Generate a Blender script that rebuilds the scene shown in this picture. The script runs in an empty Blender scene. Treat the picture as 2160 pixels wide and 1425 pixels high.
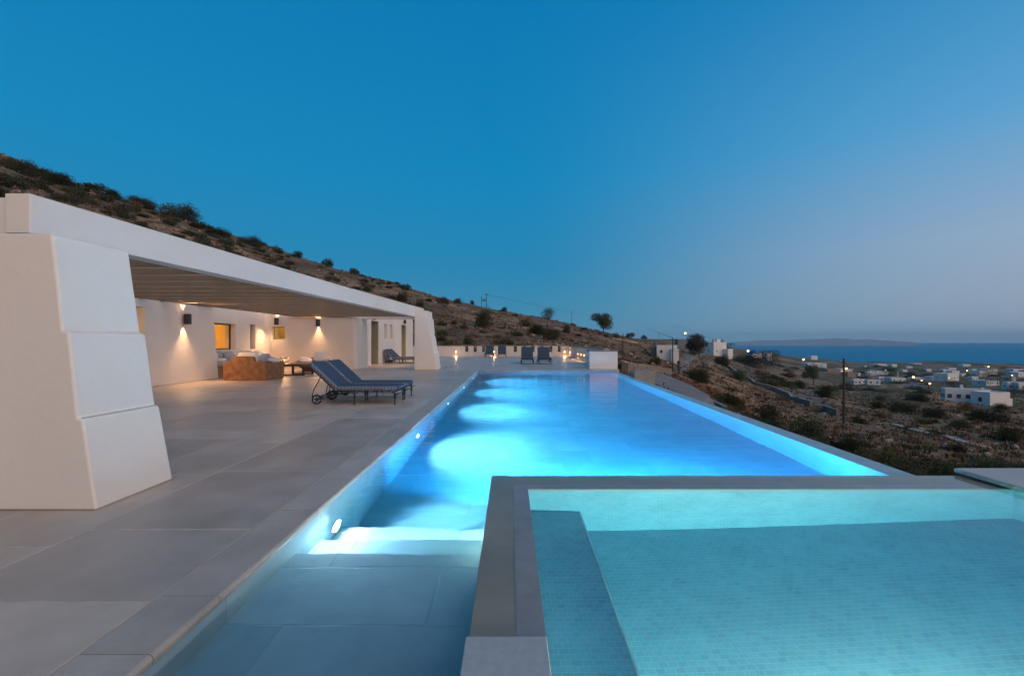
import bpy, bmesh, math, random
from mathutils import Vector, noise, Matrix
random.seed(7)
R = math.radians
sc = bpy.context.scene
col = sc.collection
F = 960.0; CU = 1076.0; CV = 722.0; H = 1.3      # focal (photo px), vanishing point, eye height over the terrace

# ------------------------------------------------------------------ helpers
def tag(o, label=None, cat=None, group=None, kind=None):
    if label: o['label'] = label
    if cat: o['category'] = cat
    if group: o['group'] = group
    if kind: o['kind'] = kind
    return o
def empty(name, loc=(0,0,0), rz=0.0):
    o = bpy.data.objects.new(name, None); o.location = loc; o.rotation_euler = (0,0,rz)
    o.empty_display_size = .2; col.objects.link(o); return o
def copy_tree(o, parent=None):
    c = o.copy(); col.objects.link(c)
    if parent: c.parent = parent
    for ch in list(o.children): copy_tree(ch, c)
    return c

class MB:
    def __init__(s): s.v=[]; s.f=[]; s.c=[]; s.cur=None
    def add(s, vs, fs, c=None):
        n=len(s.v); s.v += [tuple(p) for p in vs]
        for f in fs:
            s.f.append(tuple(i+n for i in f)); s.c.append(c)
    def box(s,x0,x1,y0,y1,z0,z1,c=None):
        s.hexa([(x0,y0),(x1,y0),(x1,y1),(x0,y1)],z0,[(x0,y0),(x1,y0),(x1,y1),(x0,y1)],z1,c)
    def hexa(s,b,z0,t,z1,c=None):
        n=len(b)
        vs=[(p[0],p[1],z0) for p in b]+[(p[0],p[1],z1) for p in t]
        fs=[tuple(range(n-1,-1,-1)),tuple(range(n,2*n))]+[(i,(i+1)%n,n+(i+1)%n,n+i) for i in range(n)]
        s.add(vs,fs,c)
    def prism(s,poly,z0,z1,c=None): s.hexa(poly,z0,poly,z1,c)
    def obox(s,cx,cy,cz,sx,sy,sz,rot=None,c=None):
        m=rot or Matrix.Identity(3); vs=[]
        for dz in(-1,1):
            for dx,dy in((-1,-1),(1,-1),(1,1),(-1,1)):
                vs.append(m@Vector((dx*sx/2,dy*sy/2,dz*sz/2))+Vector((cx,cy,cz)))
        s.add(vs,[(3,2,1,0),(4,5,6,7),(0,1,5,4),(1,2,6,5),(2,3,7,6),(3,0,4,7)],c)
    def tube(s,pts,r,seg=6,c=None,closed=False):
        pts=[Vector(p) for p in pts]; n=len(pts); rs=r if isinstance(r,(list,tuple)) else [r]*n
        rings=[]
        for i,p in enumerate(pts):
            a=pts[i-1] if (i>0 or closed) else p; b=pts[(i+1)%n] if (i<n-1 or closed) else p
            d=(b-a).normalized() if (b-a).length>1e-9 else Vector((0,0,1))
            u=d.cross(Vector((0,0,1)));
            if u.length<.01: u=d.cross(Vector((1,0,0)))
            u.normalize(); w=d.cross(u)
            rings.append([p+(u*math.cos(2*math.pi*k/seg)+w*math.sin(2*math.pi*k/seg))*rs[i] for k in range(seg)])
        vs=[q for rg in rings for q in rg]; fs=[]
        for i in range(n if closed else n-1):
            j=(i+1)%n
            for k in range(seg): fs.append((i*seg+k,i*seg+(k+1)%seg,j*seg+(k+1)%seg,j*seg+k))
        if not closed: fs+= [tuple(range(seg-1,-1,-1)), tuple((n-1)*seg+k for k in range(seg))]
        s.add(vs,fs,c)
    def ell(s,c0,r,nu=10,nv=7,rot=None,p=1.0,c=None,jit=0.0):
        m=rot or Matrix.Identity(3); vs=[]
        sg=lambda a,e: math.copysign(abs(a)**e,a)
        for i in range(nv+1):
            th=-math.pi/2+math.pi*i/nv
            for k in range(nu):
                ph=2*math.pi*k/nu
                q=Vector((sg(math.cos(th),p)*sg(math.cos(ph),p)*r[0],sg(math.cos(th),p)*sg(math.sin(ph),p)*r[1],sg(math.sin(th),p)*r[2]))
                if jit: q*=1+jit*noise.noise(q*4/max(r)+Vector(c0))
                vs.append(m@q+Vector(c0))
        fs=[(i*nu+k,i*nu+(k+1)%nu,(i+1)*nu+(k+1)%nu,(i+1)*nu+k) for i in range(nv) for k in range(nu)]
        s.add(vs,fs,c)
    def build(s,name,mat,parent=None,smooth=False,bevel=0,seg=2,loc=None,rz=None,sub=0):
        me=bpy.data.meshes.new(name); me.from_pydata(s.v,[],s.f); 
        if any(c is not None for c in s.c):
            at=me.color_attributes.new('tint','FLOAT_COLOR','CORNER'); i=0
            arr=[]
            for f,c in zip(s.f,s.c):
                c=c if c is not None else (1,1,1)
                if not isinstance(c,tuple): c=(c,c,c)
                arr += [c[0],c[1],c[2],1.0]*len(f)
            at.data.foreach_set('color',arr)
        me.materials.append(mat)
        if smooth: me.polygons.foreach_set('use_smooth',[True]*len(me.polygons))
        me.update()
        o=bpy.data.objects.new(name,me); col.objects.link(o)
        if parent: o.parent=parent
        if loc: o.location=loc
        if rz is not None: o.rotation_euler=(0,0,rz)
        if bevel:
            b=o.modifiers.new('bevel','BEVEL'); b.width=bevel; b.segments=seg; b.limit_method='ANGLE'; b.angle_limit=R(40)
            if seg>1: me.polygons.foreach_set('use_smooth',[True]*len(me.polygons)); b.harden_normals=True
        if sub:
            m=o.modifiers.new('sub','SUBSURF'); m.levels=sub; m.render_levels=sub
        return o

# ------------------------------------------------------------------ materials
def newmat(name):
    m=bpy.data.materials.new(name); m.use_nodes=True; nt=m.node_tree; nt.nodes.clear()
    out=nt.nodes.new('ShaderNodeOutputMaterial'); return m,nt,out
def N(nt,t,**k):
    n=nt.nodes.new(t)
    for a,b in k.items():
        if a in n.inputs: n.inputs[a].default_value=b
        else: setattr(n,a,b)
    return n
def L(nt,a,b): nt.links.new(a,b)
def ramp(nt,fac,stops):
    r=N(nt,'ShaderNodeValToRGB'); cr=r.color_ramp
    while len(cr.elements)<len(stops): cr.elements.new(.5)
    for e,(p,c) in zip(cr.elements,stops):
        e.position=p; e.color=(c,c,c,1) if not isinstance(c,tuple) else (*c,1)
    if fac is not None: L(nt,fac,r.inputs[0])
    return r
def mixc(nt,fac,a,b,blend='MIX'):
    m=N(nt,'ShaderNodeMix',data_type='RGBA',blend_type=blend)
    if isinstance(fac,(int,float)): m.inputs[0].default_value=fac
    else: L(nt,fac,m.inputs[0])
    for i,x in((6,a),(7,b)):
        if isinstance(x,tuple): m.inputs[i].default_value=(*x,1)
        else: L(nt,x,m.inputs[i])
    return m.outputs[2]
def boxvec(nt):
    """planar coordinates picked by the face's own normal"""
    g=N(nt,'ShaderNodeNewGeometry'); tc=N(nt,'ShaderNodeTexCoord')
    s=N(nt,'ShaderNodeSeparateXYZ'); L(nt,tc.outputs['Object'],s.inputs[0])
    n=N(nt,'ShaderNodeSeparateXYZ'); L(nt,g.outputs['True Normal'],n.inputs[0])
    def ab(o,th):
        a=N(nt,'ShaderNodeMath',operation='ABSOLUTE'); L(nt,o,a.inputs[0])
        b=N(nt,'ShaderNodeMath',operation='GREATER_THAN'); L(nt,a.outputs[0],b.inputs[0]); b.inputs[1].default_value=th; return b.outputs[0]
    def cmb(a,b):
        c=N(nt,'ShaderNodeCombineXYZ'); L(nt,s.outputs[a],c.inputs[0]); L(nt,s.outputs[b],c.inputs[1]); return c.outputs[0]
    m1=N(nt,'ShaderNodeMix',data_type='VECTOR'); L(nt,ab(n.outputs[1],.6),m1.inputs[0]); L(nt,cmb(1,2),m1.inputs[4]); L(nt,cmb(0,2),m1.inputs[5])
    m2=N(nt,'ShaderNodeMix',data_type='VECTOR'); L(nt,ab(n.outputs[2],.6),m2.inputs[0]); L(nt,m1.outputs[1],m2.inputs[4]); L(nt,cmb(0,1),m2.inputs[5])
    return m2.outputs[1]
def mat(name,c,rough=.7,var=.15,scale=3.0,bump=0.0,bscale=40.0,c2=None,metal=0,spec=.5,tint=False,coat=0,emis=None,es=0,detail=6,rvar=0):
    m,nt,out=newmat(name); p=N(nt,'ShaderNodeBsdfPrincipled',Roughness=rough,Metallic=metal)
    p.inputs['Specular IOR Level'].default_value=spec; p.inputs['Coat Weight'].default_value=coat
    tc=N(nt,'ShaderNodeTexCoord')
    nz=N(nt,'ShaderNodeTexNoise',Scale=scale,Detail=float(detail),Roughness=.6); L(nt,tc.outputs['Object'],nz.inputs['Vector'])
    c2=c2 or tuple(max(0,x*(1-2*var)) for x in c)
    rp=ramp(nt,nz.outputs[0],[(.32,c2),(.68,c)]); res=rp.outputs[0]
    if tint:
        a=N(nt,'ShaderNodeAttribute',attribute_name='tint'); res=mixc(nt,1.0,res,a.outputs['Color'],'MULTIPLY')
    L(nt,res,p.inputs['Base Color'])
    if rvar:
        rr=ramp(nt,nz.outputs[0],[(.3,rough-rvar),(.7,rough+rvar)]); L(nt,rr.outputs[0],p.inputs['Roughness'])
    if bump:
        n2=N(nt,'ShaderNodeTexNoise',Scale=bscale,Detail=5.0); L(nt,tc.outputs['Object'],n2.inputs['Vector'])
        b=N(nt,'ShaderNodeBump',Strength=bump,Distance=.02); L(nt,n2.outputs[0],b.inputs['Height']); L(nt,b.outputs[0],p.inputs['Normal'])
    if emis:
        p.inputs['Emission Color'].default_value=(*emis,1); p.inputs['Emission Strength'].default_value=es
    L(nt,p.outputs[0],out.inputs[0]); return m
def emit(name,c,s):
    m,nt,out=newmat(name); e=N(nt,'ShaderNodeEmission',Strength=s); e.inputs[0].default_value=(*c,1); L(nt,e.outputs[0],out.inputs[0]); return m
def tilemat(name,w,h,cols,mortar,rough=.3,msize=.003,offset=.5,bump=.3,hue=None,noisev=.12):
    m,nt,out=newmat(name); p=N(nt,'ShaderNodeBsdfPrincipled',Roughness=rough)
    v=boxvec(nt)
    b=N(nt,'ShaderNodeTexBrick',offset=offset); L(nt,v,b.inputs['Vector'])
    b.inputs['Color1'].default_value=(0,0,0,1); b.inputs['Color2'].default_value=(1,1,1,1); b.inputs['Mortar'].default_value=(.5,.5,.5,1)
    b.inputs['Scale'].default_value=1; b.inputs['Brick Width'].default_value=w; b.inputs['Row Height'].default_value=h
    b.inputs['Mortar Size'].default_value=msize; b.inputs['Mortar Smooth'].default_value=.2; b.inputs['Bias'].default_value=0
    n=len(cols); rp=ramp(nt,b.outputs['Color'],[(i/(n-1),c) for i,c in enumerate(cols)]) if n>1 else None
    nz=N(nt,'ShaderNodeTexNoise',Scale=2.2,Detail=8.0,Roughness=.65); L(nt,v,nz.inputs['Vector'])
    dk=ramp(nt,nz.outputs[0],[(.3,1-noisev*2),(.7,1.0)])
    c=mixc(nt,1.0,rp.outputs[0],dk.outputs[0],'MULTIPLY')
    c=mixc(nt,b.outputs['Fac'],c,mortar); L(nt,c,p.inputs['Base Color'])
    inv=N(nt,'ShaderNodeMath',operation='SUBTRACT'); inv.inputs[0].default_value=1; L(nt,b.outputs['Fac'],inv.inputs[1])
    bp=N(nt,'ShaderNodeBump',Strength=bump,Distance=.01); L(nt,inv.outputs[0],bp.inputs['Height']); L(nt,bp.outputs[0],p.inputs['Normal'])
    L(nt,p.outputs[0],out.inputs[0]); return m
def watermat(name,absorb,dens,ripple=.02,stretch=(1,4,1),rs=1.5):
    m,nt,out=newmat(name); g=N(nt,'ShaderNodeBsdfGlass',Roughness=0.0,IOR=1.333)
    tc=N(nt,'ShaderNodeTexCoord'); mp=N(nt,'ShaderNodeMapping'); mp.inputs['Scale'].default_value=stretch; L(nt,tc.outputs['Object'],mp.inputs[0])
    nz=N(nt,'ShaderNodeTexNoise',Scale=rs,Detail=3.0); L(nt,mp.outputs[0],nz.inputs['Vector'])
    b=N(nt,'ShaderNodeBump',Strength=ripple,Distance=.05); L(nt,nz.outputs[0],b.inputs['Height']); L(nt,b.outputs[0],g.inputs['Normal'])
    va=N(nt,'ShaderNodeVolumeAbsorption',Density=dens); va.inputs[0].default_value=(*absorb,1)
    L(nt,g.outputs[0],out.inputs['Surface']); L(nt,va.outputs[0],out.inputs['Volume']); return m

M={}
M['plaster']=mat('white_plaster',(.72,.66,.595),.85,.05,.45,.16,9)
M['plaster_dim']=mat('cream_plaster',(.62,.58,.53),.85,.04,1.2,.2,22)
M['joist']=mat('painted_joist_timber',(.22,.16,.112),.22,.06,2,.05,30)
M['stone']=mat('terrace_stone',(.52,.42,.335),.40,.16,1.7,.09,14,tint=True,rvar=.10)
M['grout']=mat('sandy_grout',(.57,.48,.39),.8,.1,8)
M['coping']=mat('coping_stone',(.49,.41,.335),.36,.14,2.5,.25,60,tint=True,rvar=.06)
M['block']=mat('speckled_limestone',(.50,.43,.37),.5,.07,30,.12,60,tint=True,detail=3)
M['rim']=mat('wet_grey_stone',(.42,.325,.21),.25,.12,2.0,.1,60)
M['rimin']=mat('wet_lilac_stone',(.40,.34,.30),.25,.1,5,.1,60)
M['poolstone']=tilemat('pool_stone',1.2,.6,[(.24,.34,.38),(.29,.39,.43),(.32,.42,.46),(.27,.36,.41)],(.20,.29,.33),.5,.009,.37)
M['mosaic']=tilemat('spa_mosaic',.058,.042,[(.21,.35,.42),(.23,.38,.45),(.26,.41,.46),(.22,.38,.46),(.25,.40,.45),(.24,.35,.41)],(.31,.44,.48),.3,.0018,.5,.2)
M['concrete']=mat('concrete',(.30,.29,.27),.9,.2,3,.2,20)
M['iron']=mat('black_cast_iron',(.012,.012,.014),.5,.2,10,.1,60)
M['sconce']=mat('sconce_metal',(.045,.04,.04),.5,.1,10)
M['shutter']=mat('olive_shutter_paint',(.26,.25,.17),.6,.08,6)
M['glass']=mat('dark_window_glass',(.06,.08,.09),.08,.1,2)
M['winframe']=mat('dark_window_frame',(.05,.045,.04),.5,.1,6)
M['ochre']=mat('ochre_room_plaster',(.75,.58,.22),.8,.04,2)
M['whitepillow']=mat('white_linen',(.68,.65,.60),.9,.06,6,.5,14)
M['greypillow']=mat('grey_linen',(.36,.36,.40),.9,.1,6,.5,14)
M['wood']=mat('rustic_table_wood',(.16,.085,.04),.55,.3,5,.3,20)
M['darkwood']=mat('dark_table_frame',(.03,.022,.018),.6,.2,8)
M['rubber']=mat('black_rubber',(.01,.01,.011),.7,.1,8)
M['water']=watermat('pool_water',(.02,.745,.945),.52,.22)
M['spawater']=watermat('spa_water',(.16,.80,.97),.46,.10,(1,1.5,1),1.2)
def wicker():
    m,nt,out=newmat('woven_rattan'); p=N(nt,'ShaderNodeBsdfPrincipled',Roughness=.5)
    v=boxvec(nt); b=N(nt,'ShaderNodeTexBrick',offset=.5); L(nt,v,b.inputs['Vector'])
    b.inputs['Color1'].default_value=(.42,.20,.075,1); b.inputs['Color2'].default_value=(.34,.15,.055,1); b.inputs['Mortar'].default_value=(.15,.065,.028,1)
    b.inputs['Scale'].default_value=1; b.inputs['Brick Width'].default_value=.075; b.inputs['Row Height'].default_value=.034; b.inputs['Mortar Size'].default_value=.006; b.offset=.5
    nz=N(nt,'ShaderNodeTexNoise',Scale=5.0,Detail=4.0); L(nt,v,nz.inputs['Vector']); dk=ramp(nt,nz.outputs[0],[(.35,.6),(.65,1.1)])
    L(nt,mixc(nt,1.0,b.outputs['Color'],dk.outputs[0],'MULTIPLY'),p.inputs['Base Color'])
    bp=N(nt,'ShaderNodeBump',Strength=.6,Distance=.01,invert=True); L(nt,b.outputs['Fac'],bp.inputs['Height']); L(nt,bp.outputs[0],p.inputs['Normal'])
    L(nt,p.outputs[0],out.inputs[0]); return m
M['wicker']=wicker()
def fabric():
    m,nt,out=newmat('navy_pinstripe_fabric'); p=N(nt,'ShaderNodeBsdfPrincipled',Roughness=.8)
    tc=N(nt,'ShaderNodeTexCoord'); s=N(nt,'ShaderNodeSeparateXYZ'); L(nt,tc.outputs['Object'],s.inputs[0])
    g=N(nt,'ShaderNodeNewGeometry'); vt=N(nt,'ShaderNodeVectorTransform',vector_type='NORMAL',convert_from='WORLD',convert_to='OBJECT'); L(nt,g.outputs['Normal'],vt.inputs[0])
    sn=N(nt,'ShaderNodeSeparateXYZ'); L(nt,vt.outputs[0],sn.inputs[0])
    def stripes(sock):
        w=N(nt,'ShaderNodeMath',operation='MULTIPLY'); L(nt,sock,w.inputs[0]); w.inputs[1].default_value=2*math.pi/.030
        q=N(nt,'ShaderNodeMath',operation='SINE'); L(nt,w.outputs[0],q.inputs[0]); return q.outputs[0]
    # stripes run along the lounger on the top and across its thickness on the edges
    a=N(nt,'ShaderNodeMath',operation='ABSOLUTE'); L(nt,sn.outputs[1],a.inputs[0])
    k=N(nt,'ShaderNodeMath',operation='GREATER_THAN'); L(nt,a.outputs[0],k.inputs[0]); k.inputs[1].default_value=.6
    mx=N(nt,'ShaderNodeMix',data_type='FLOAT'); L(nt,k.outputs[0],mx.inputs[0]); L(nt,stripes(s.outputs[1]),mx.inputs[2]); L(nt,stripes(s.outputs[0]),mx.inputs[3])
    rp=ramp(nt,mx.outputs[0],[(.45,(.020,.042,.082)),(.75,(.06,.088,.13))])
    r2=ramp(nt,mx.outputs[0],[(.40,(.030,.05,.09)),(.60,(.36,.36,.38))])
    L(nt,mixc(nt,k.outputs[0],rp.outputs[0],r2.outputs[0]),p.inputs['Base Color']); L(nt,p.outputs[0],out.inputs[0]); return m
M['fabric']=fabric()
M['gl_warm']=emit('warm_lamp_glow',(1,.55,.2),14)
M['gl_white']=emit('pool_lamp_glow',(.8,.93,1),9)
M['gl_street']=emit('street_lamp_glow',(1,.45,.14),12)
M['leafA']=mat('dark_scrub_leaves',(.07,.072,.032),.8,.3,1.5,tint=True,spec=.2)
M['leafB']=mat('olive_green_leaves',(.105,.125,.055),.8,.3,1.5,tint=True,spec=.2)
M['leafC']=mat('brown_dry_leaves',(.19,.135,.085),.9,.3,1.5,tint=True,spec=.1)
M['bark']=mat('grey_bark',(.12,.095,.075),.9,.3,6,.3,20)
M['polewood']=mat('weathered_pole_wood',(.085,.055,.042),.85,.3,6,.2,30)
M['cable']=mat('black_cable',(.02,.02,.022),.6,.1,5)
M['rock']=mat('pale_hill_rock',(.42,.33,.26),.9,.25,2,.4,8)
M['drystone']=tilemat('drystone_masonry',.45,.2,[(.26,.20,.15),(.36,.29,.22),(.30,.24,.19)],(.09,.07,.06),.9,.02,.41,.8,noisev=.3)
M['hwhite']=mat('village_whitewash',(.68,.68,.66),.85,.06,.3)
M['hstone']=mat('village_stone',(.32,.25,.19),.9,.2,1.2)
M['dome']=mat('blue_dome_paint',(.02,.13,.36),.5,.05,1)
M['hwin']=mat('village_window',(.05,.06,.08),.4,.2,1)
M['road']=mat('road_concrete',(.20,.185,.17),.85,.15,.8,.1,8)
M['hdark']=mat('blue_grey_concrete',(.20,.21,.22),.9,.15,.8)  # plain blue-grey concrete tone

# ------------------------------------------------------------------ terrain height
COLS=[ # t(=X/Y) : [(Y,z)...]
 (-1.9,[(-20,-1.6),(6,-1.6),(9,-1.2),(30,12),(60,30),(120,68),(250,90),(900,110),(2600,-90)]),
 (-1.12,[(-20,-1.6),(12,-1.6),(16.5,-1.),(30,4.2),(60,20),(120,50.6),(170,60),(400,75),(1500,60),(2600,-90)]),
 (-.704,[(-20,-1.6),(24,-1.6),(27,-.5),(35,2.0),(60,10),(140,39.5),(200,45),(500,50),(1500,40),(2600,-90)]),
 (-.2875,[(-20,-1.8),(43.6,-1.8),(46,-.2),(60,2.2),(100,9.3),(170,24.8),(250,25),(500,25),(1500,20),(2600,-90)]),
 (-.079,[(-20,-1.8),(43.6,-1.8),(46,-.4),(60,1.3),(100,6.2),(200,17.6),(280,17),(500,15),(1500,12),(2600,-90)]),
 (.129,[(-20,-1.8),(43.6,-1.8),(46,-.6),(60,.4),(100,3.2),(220,10.2),(300,10),(500,9),(1500,8),(2600,-90)]),
 (.190,[(-20,-2.0),(43.6,-1.9),(46,-.9),(60,-.2),(100,1.9),(240,7.6),(400,5),(1500,10),(2600,-90)]),
 (.245,[(-20,-2.6),(21,-2.4),(30,-1.9),(60,-1.3),(100,.2),(250,4.6),(400,3),(1500,10),(2600,-90)]),
 (.3375,[(-20,-3.0),(20,-2.9),(30,-2.8),(60,-3.2),(110,-2.6),(200,-1.2),(300,.3),(600,2),(1500,9),(2600,-100)]),
 (.440,[(-20,-3.2),(20,-3.4),(30,-3.8),(60,-5.2),(110,-6.0),(200,-7.0),(350,-8),(700,-9),(1500,-6),(2600,-100)]),
 (.5458,[(-20,-3.5),(15,-3.7),(30,-5.0),(60,-7.5),(120,-10.3),(250,-14.5),(500,-20),(1000,-26),(1500,-30),(2300,-90)]),
 (.65,[(-20,-3.8),(15,-4.0),(30,-5.6),(60,-8.6),(120,-12.8),(250,-22),(500,-31),(1000,-42),(1600,-56),(2300,-95)]),
 (.754,[(-20,-4.2),(15,-4.4),(30,-6.1),(60,-9.0),(120,-14.4),(250,-26),(500,-38),(1000,-55),(1700,-75),(2000,-95)]),
 (.9625,[(-20,-4.5),(15,-5),(30,-6.9),(60,-10),(128,-16.2),(250,-27.5),(500,-42.5),(1000,-60),(1750,-77),(2000,-95)]),
 (1.13,[(-20,-5),(15,-5.5),(30,-7.5),(60,-11),(128,-17.4),(250,-29),(500,-45),(1000,-64),(1500,-77.5),(1900,-95)]),
 (1.9,[(-20,-7),(15,-8),(30,-11),(60,-16),(128,-24),(250,-37),(500,-54),(900,-75),(1400,-95),(2000,-100)])]
def colz(c,Y):
    if Y<=c[0][0]: return c[0][1]
    for (a,za),(b,zb) in zip(c,c[1:]):
        if Y<=b:
            f=(math.log(Y+30)-math.log(a+30))/(math.log(b+30)-math.log(a+30)) if a<0 else (Y-a)/(b-a)
            return za+(zb-za)*f
    return c[-1][1]
def base_z(X,Y):
    t=X/max(Y,9.0)
    if t<=COLS[0][0]: return colz(COLS[0][1],Y)
    for (ta,ca),(tb,cb) in zip(COLS,COLS[1:]):
        if t<=tb:
            f=(t-ta)/(tb-ta); return colz(ca,Y)*(1-f)+colz(cb,Y)*f
    return colz(COLS[-1][1],Y)
def ground(X,Y):
    z=base_z(X,Y)
    if Y>8:
        a=min(1.0,max(0,(Y-12)/60))
        n=noise.fractal(Vector((X*.035,Y*.035,3.1)),1.0,2.0,5)
        n2=noise.fractal(Vector((X*.006,Y*.006,7.7)),1.0,2.0,4)
        z+=a*(n*1.1+ (n2*min(8,Y*.006) if Y>300 else 0))
        # terrace banks on the lower slopes
    if -18.5<X<5.8 and Y<44.5: z=min(z,-1.5)
    if -4<X<5.8 and Y<24: z=min(z,-3.6)                 # dug out for the pools
    if X<=-17 and Y<44: z=z if X<-20 else z*(( -17-X)/3)+(-1.5)*(1-(-17-X)/3)
    return z
def hit0(u,v,y0=8.0,y1=2600.0):
    """where the photo ray (u,v) meets the ground"""
    t=(u-CU)/F; s=(v-CV)/F; Y=y0; prev=Y
    while Y<y1:
        if H-s*Y <= ground(t*Y,Y):
            a,b=prev,Y
            for _ in range(14):
                m=(a+b)/2
                if H-s*m<=ground(t*m,m): b=m
                else: a=m
            return Vector((t*b,b,ground(t*b,b)))
        prev=Y; Y*=1.012
    return None

def hit(u,v,walk=40):
    for k in range(walk):
        p=hit0(u,v+k)
        if p is not None: return p
    return None

def groundmat():
    m,nt,out=newmat('dry_hillside_soil'); p=N(nt,'ShaderNodeBsdfPrincipled',Roughness=.95); p.inputs['Specular IOR Level'].default_value=.1
    tc=N(nt,'ShaderNodeTexCoord'); o=tc.outputs['Object']
    def nz(s,d=8,r=.62):
        n=N(nt,'ShaderNodeTexNoise',Scale=s,Detail=float(d),Roughness=r); L(nt,o,n.inputs['Vector']); return n.outputs[0]
    a=ramp(nt,nz(.045),[(.38,(.11,.072,.046)),(.50,(.22,.135,.082)),(.62,(.34,.205,.12))]).outputs[0]
    b=ramp(nt,nz(.9,10,.7),[(.36,.55),(.62,1.45)]).outputs[0]
    c=mixc(nt,1.0,a,b,'MULTIPLY')
    f=ramp(nt,nz(.18,6,.6),[(.50,0.0),(.58,1.0)]).outputs[0]
    c=mixc(nt,f,c,mixc(nt,1.0,(.095,.088,.048),b,'MULTIPLY'))
    s=ramp(nt,nz(.33,10,.75),[(.63,0.0),(.68,1.0)]).outputs[0]
    c=mixc(nt,s,c,(.27,.215,.17))
    # cultivated fields far off: patches of straw and red earth
    vo=N(nt,'ShaderNodeTexVoronoi',Scale=.013); L(nt,o,vo.inputs['Vector'])
    sp=N(nt,'ShaderNodeSeparateXYZ'); L(nt,o,sp.inputs[0])
    fy=N(nt,'ShaderNodeMapRange'); L(nt,sp.outputs[2],fy.inputs[0]); fy.inputs[1].default_value=-12; fy.inputs[2].default_value=-22; 
    fc=ramp(nt,vo.outputs['Color'],[(.2,(.06,.07,.035)),(.42,(.27,.18,.10)),(.58,(.08,.08,.045)),(.8,(.20,.155,.10))]); fc.color_ramp.interpolation='CONSTANT'
    k=N(nt,'ShaderNodeMath',operation='MULTIPLY'); L(nt,fy.outputs[0],k.inputs[0]); k.inputs[1].default_value=.6
    c=mixc(nt,k.outputs[0],c,mixc(nt,1.0,fc.outputs[0],b,'MULTIPLY'))
    pa=N(nt,'ShaderNodeAttribute',attribute_name='paint'); un=N(nt,'ShaderNodeVectorMath',operation='DIVIDE'); L(nt,pa.outputs['Color'],un.inputs[0])
    al=N(nt,'ShaderNodeMath',operation='MAXIMUM'); L(nt,pa.outputs['Alpha'],al.inputs[0]); al.inputs[1].default_value=.001; L(nt,al.outputs[0],un.inputs[1])
    c=mixc(nt,pa.outputs['Alpha'],c,mixc(nt,.5,un.outputs[0],mixc(nt,1.0,un.outputs[0],b,'MULTIPLY')))
    L(nt,c,p.inputs['Base Color'])
    bp=N(nt,'ShaderNodeBump',Strength=.9,Distance=.35); L(nt,nz(1.3,10,.7),bp.inputs['Height']); L(nt,bp.outputs[0],p.inputs['Normal'])
    L(nt,p.outputs[0],out.inputs[0]); return m
M['ground']=groundmat()

PAINT=[((.20,.19,.18),[(1450,745),(1440,755),(1433,768),(1426,786),(1446,786),(1452,768),(1468,757),(1500,744)]),
 ((.155,.135,.12),[(1545,776),(1590,806),(1640,826),(1690,845),(1745,860),(1745,840),(1700,826),(1655,811),(1605,794),(1560,773)]),
 ((.33,.19,.095),[(1880,811),(1920,825),(1960,841),(2025,860),(2050,853),(2010,843),(1975,830),(1950,821),(1905,811)]),
 ((.30,.19,.10),[(1790,801),(1830,806),(1870,820),(1895,832),(1870,812),(1850,802),(1815,797)]),
 ((.15,.062,.034),[(1390,792),(1440,796),(1490,812),(1540,832),(1585,862),(1560,868),(1500,850),(1440,820)]),
 ((.24,.15,.085),[(1650,778),(1700,781),(1740,790),(1700,792),(1650,786)]),
 ((.20,.14,.09),[(1700,868),(1800,880),(1900,915),(2000,935),(1990,955),(1880,930),(1780,905)]),
 ((.18,.165,.16),[(1900,805),(1950,815),(1958,828),(1920,822)]),
 ((.17,.145,.13),[(1680,815),(1720,822),(1740,836),(1700,832)])]
def inside(x,y,poly):
    c=False; j=len(poly)-1
    for i in range(len(poly)):
        (xi,yi),(xj,yj)=poly[i],poly[j]
        if (yi>y)!=(yj>y) and x<(xj-xi)*(y-yi)/(yj-yi)+xi: c=not c
        j=i
    return c
def build_terrain():
    polys=[]
    for c,pl in PAINT:
        q=[hit(u,v) for u,v in pl]; q=[(p.x,p.y) for p in q if p]
        polys.append((c,q,min(p[0] for p in q),max(p[0] for p in q),min(p[1] for p in q),max(p[1] for p in q)))
    Ys=[]; y=-8.0
    while y<10: Ys.append(y); y+=1.5
    while y<2700: Ys.append(y); y+=max(.8,y*.016)
    nt_=330; b=MB(); vs=[]
    for Y in Ys:
        for i in range(nt_+1):
            t=-2.0+4.0*i/nt_; X=t*(Y+14); vs.append((X,Y,ground(X,Y)))
    w=nt_+1
    fs=[(j*w+i,j*w+i+1,(j+1)*w+i+1,(j+1)*w+i) for j in range(len(Ys)-1) for i in range(nt_)]
    paint=[]
    for x,y,z in vs:
        r=(0,0,0,0)
        for c,q,x0,x1,y0,y1 in polys:
            if x0<=x<=x1 and y0<=y<=y1 and inside(x,y,q): r=(*c,1.0); break
        paint.append(r)
    b.add(vs,fs); o=b.build('ground',M['ground'],smooth=True); tag(o,kind='structure')
    at=o.data.color_attributes.new('paint','FLOAT_COLOR','POINT'); at.data.foreach_set('color',[k for p in paint for k in p])
build_terrain()

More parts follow.
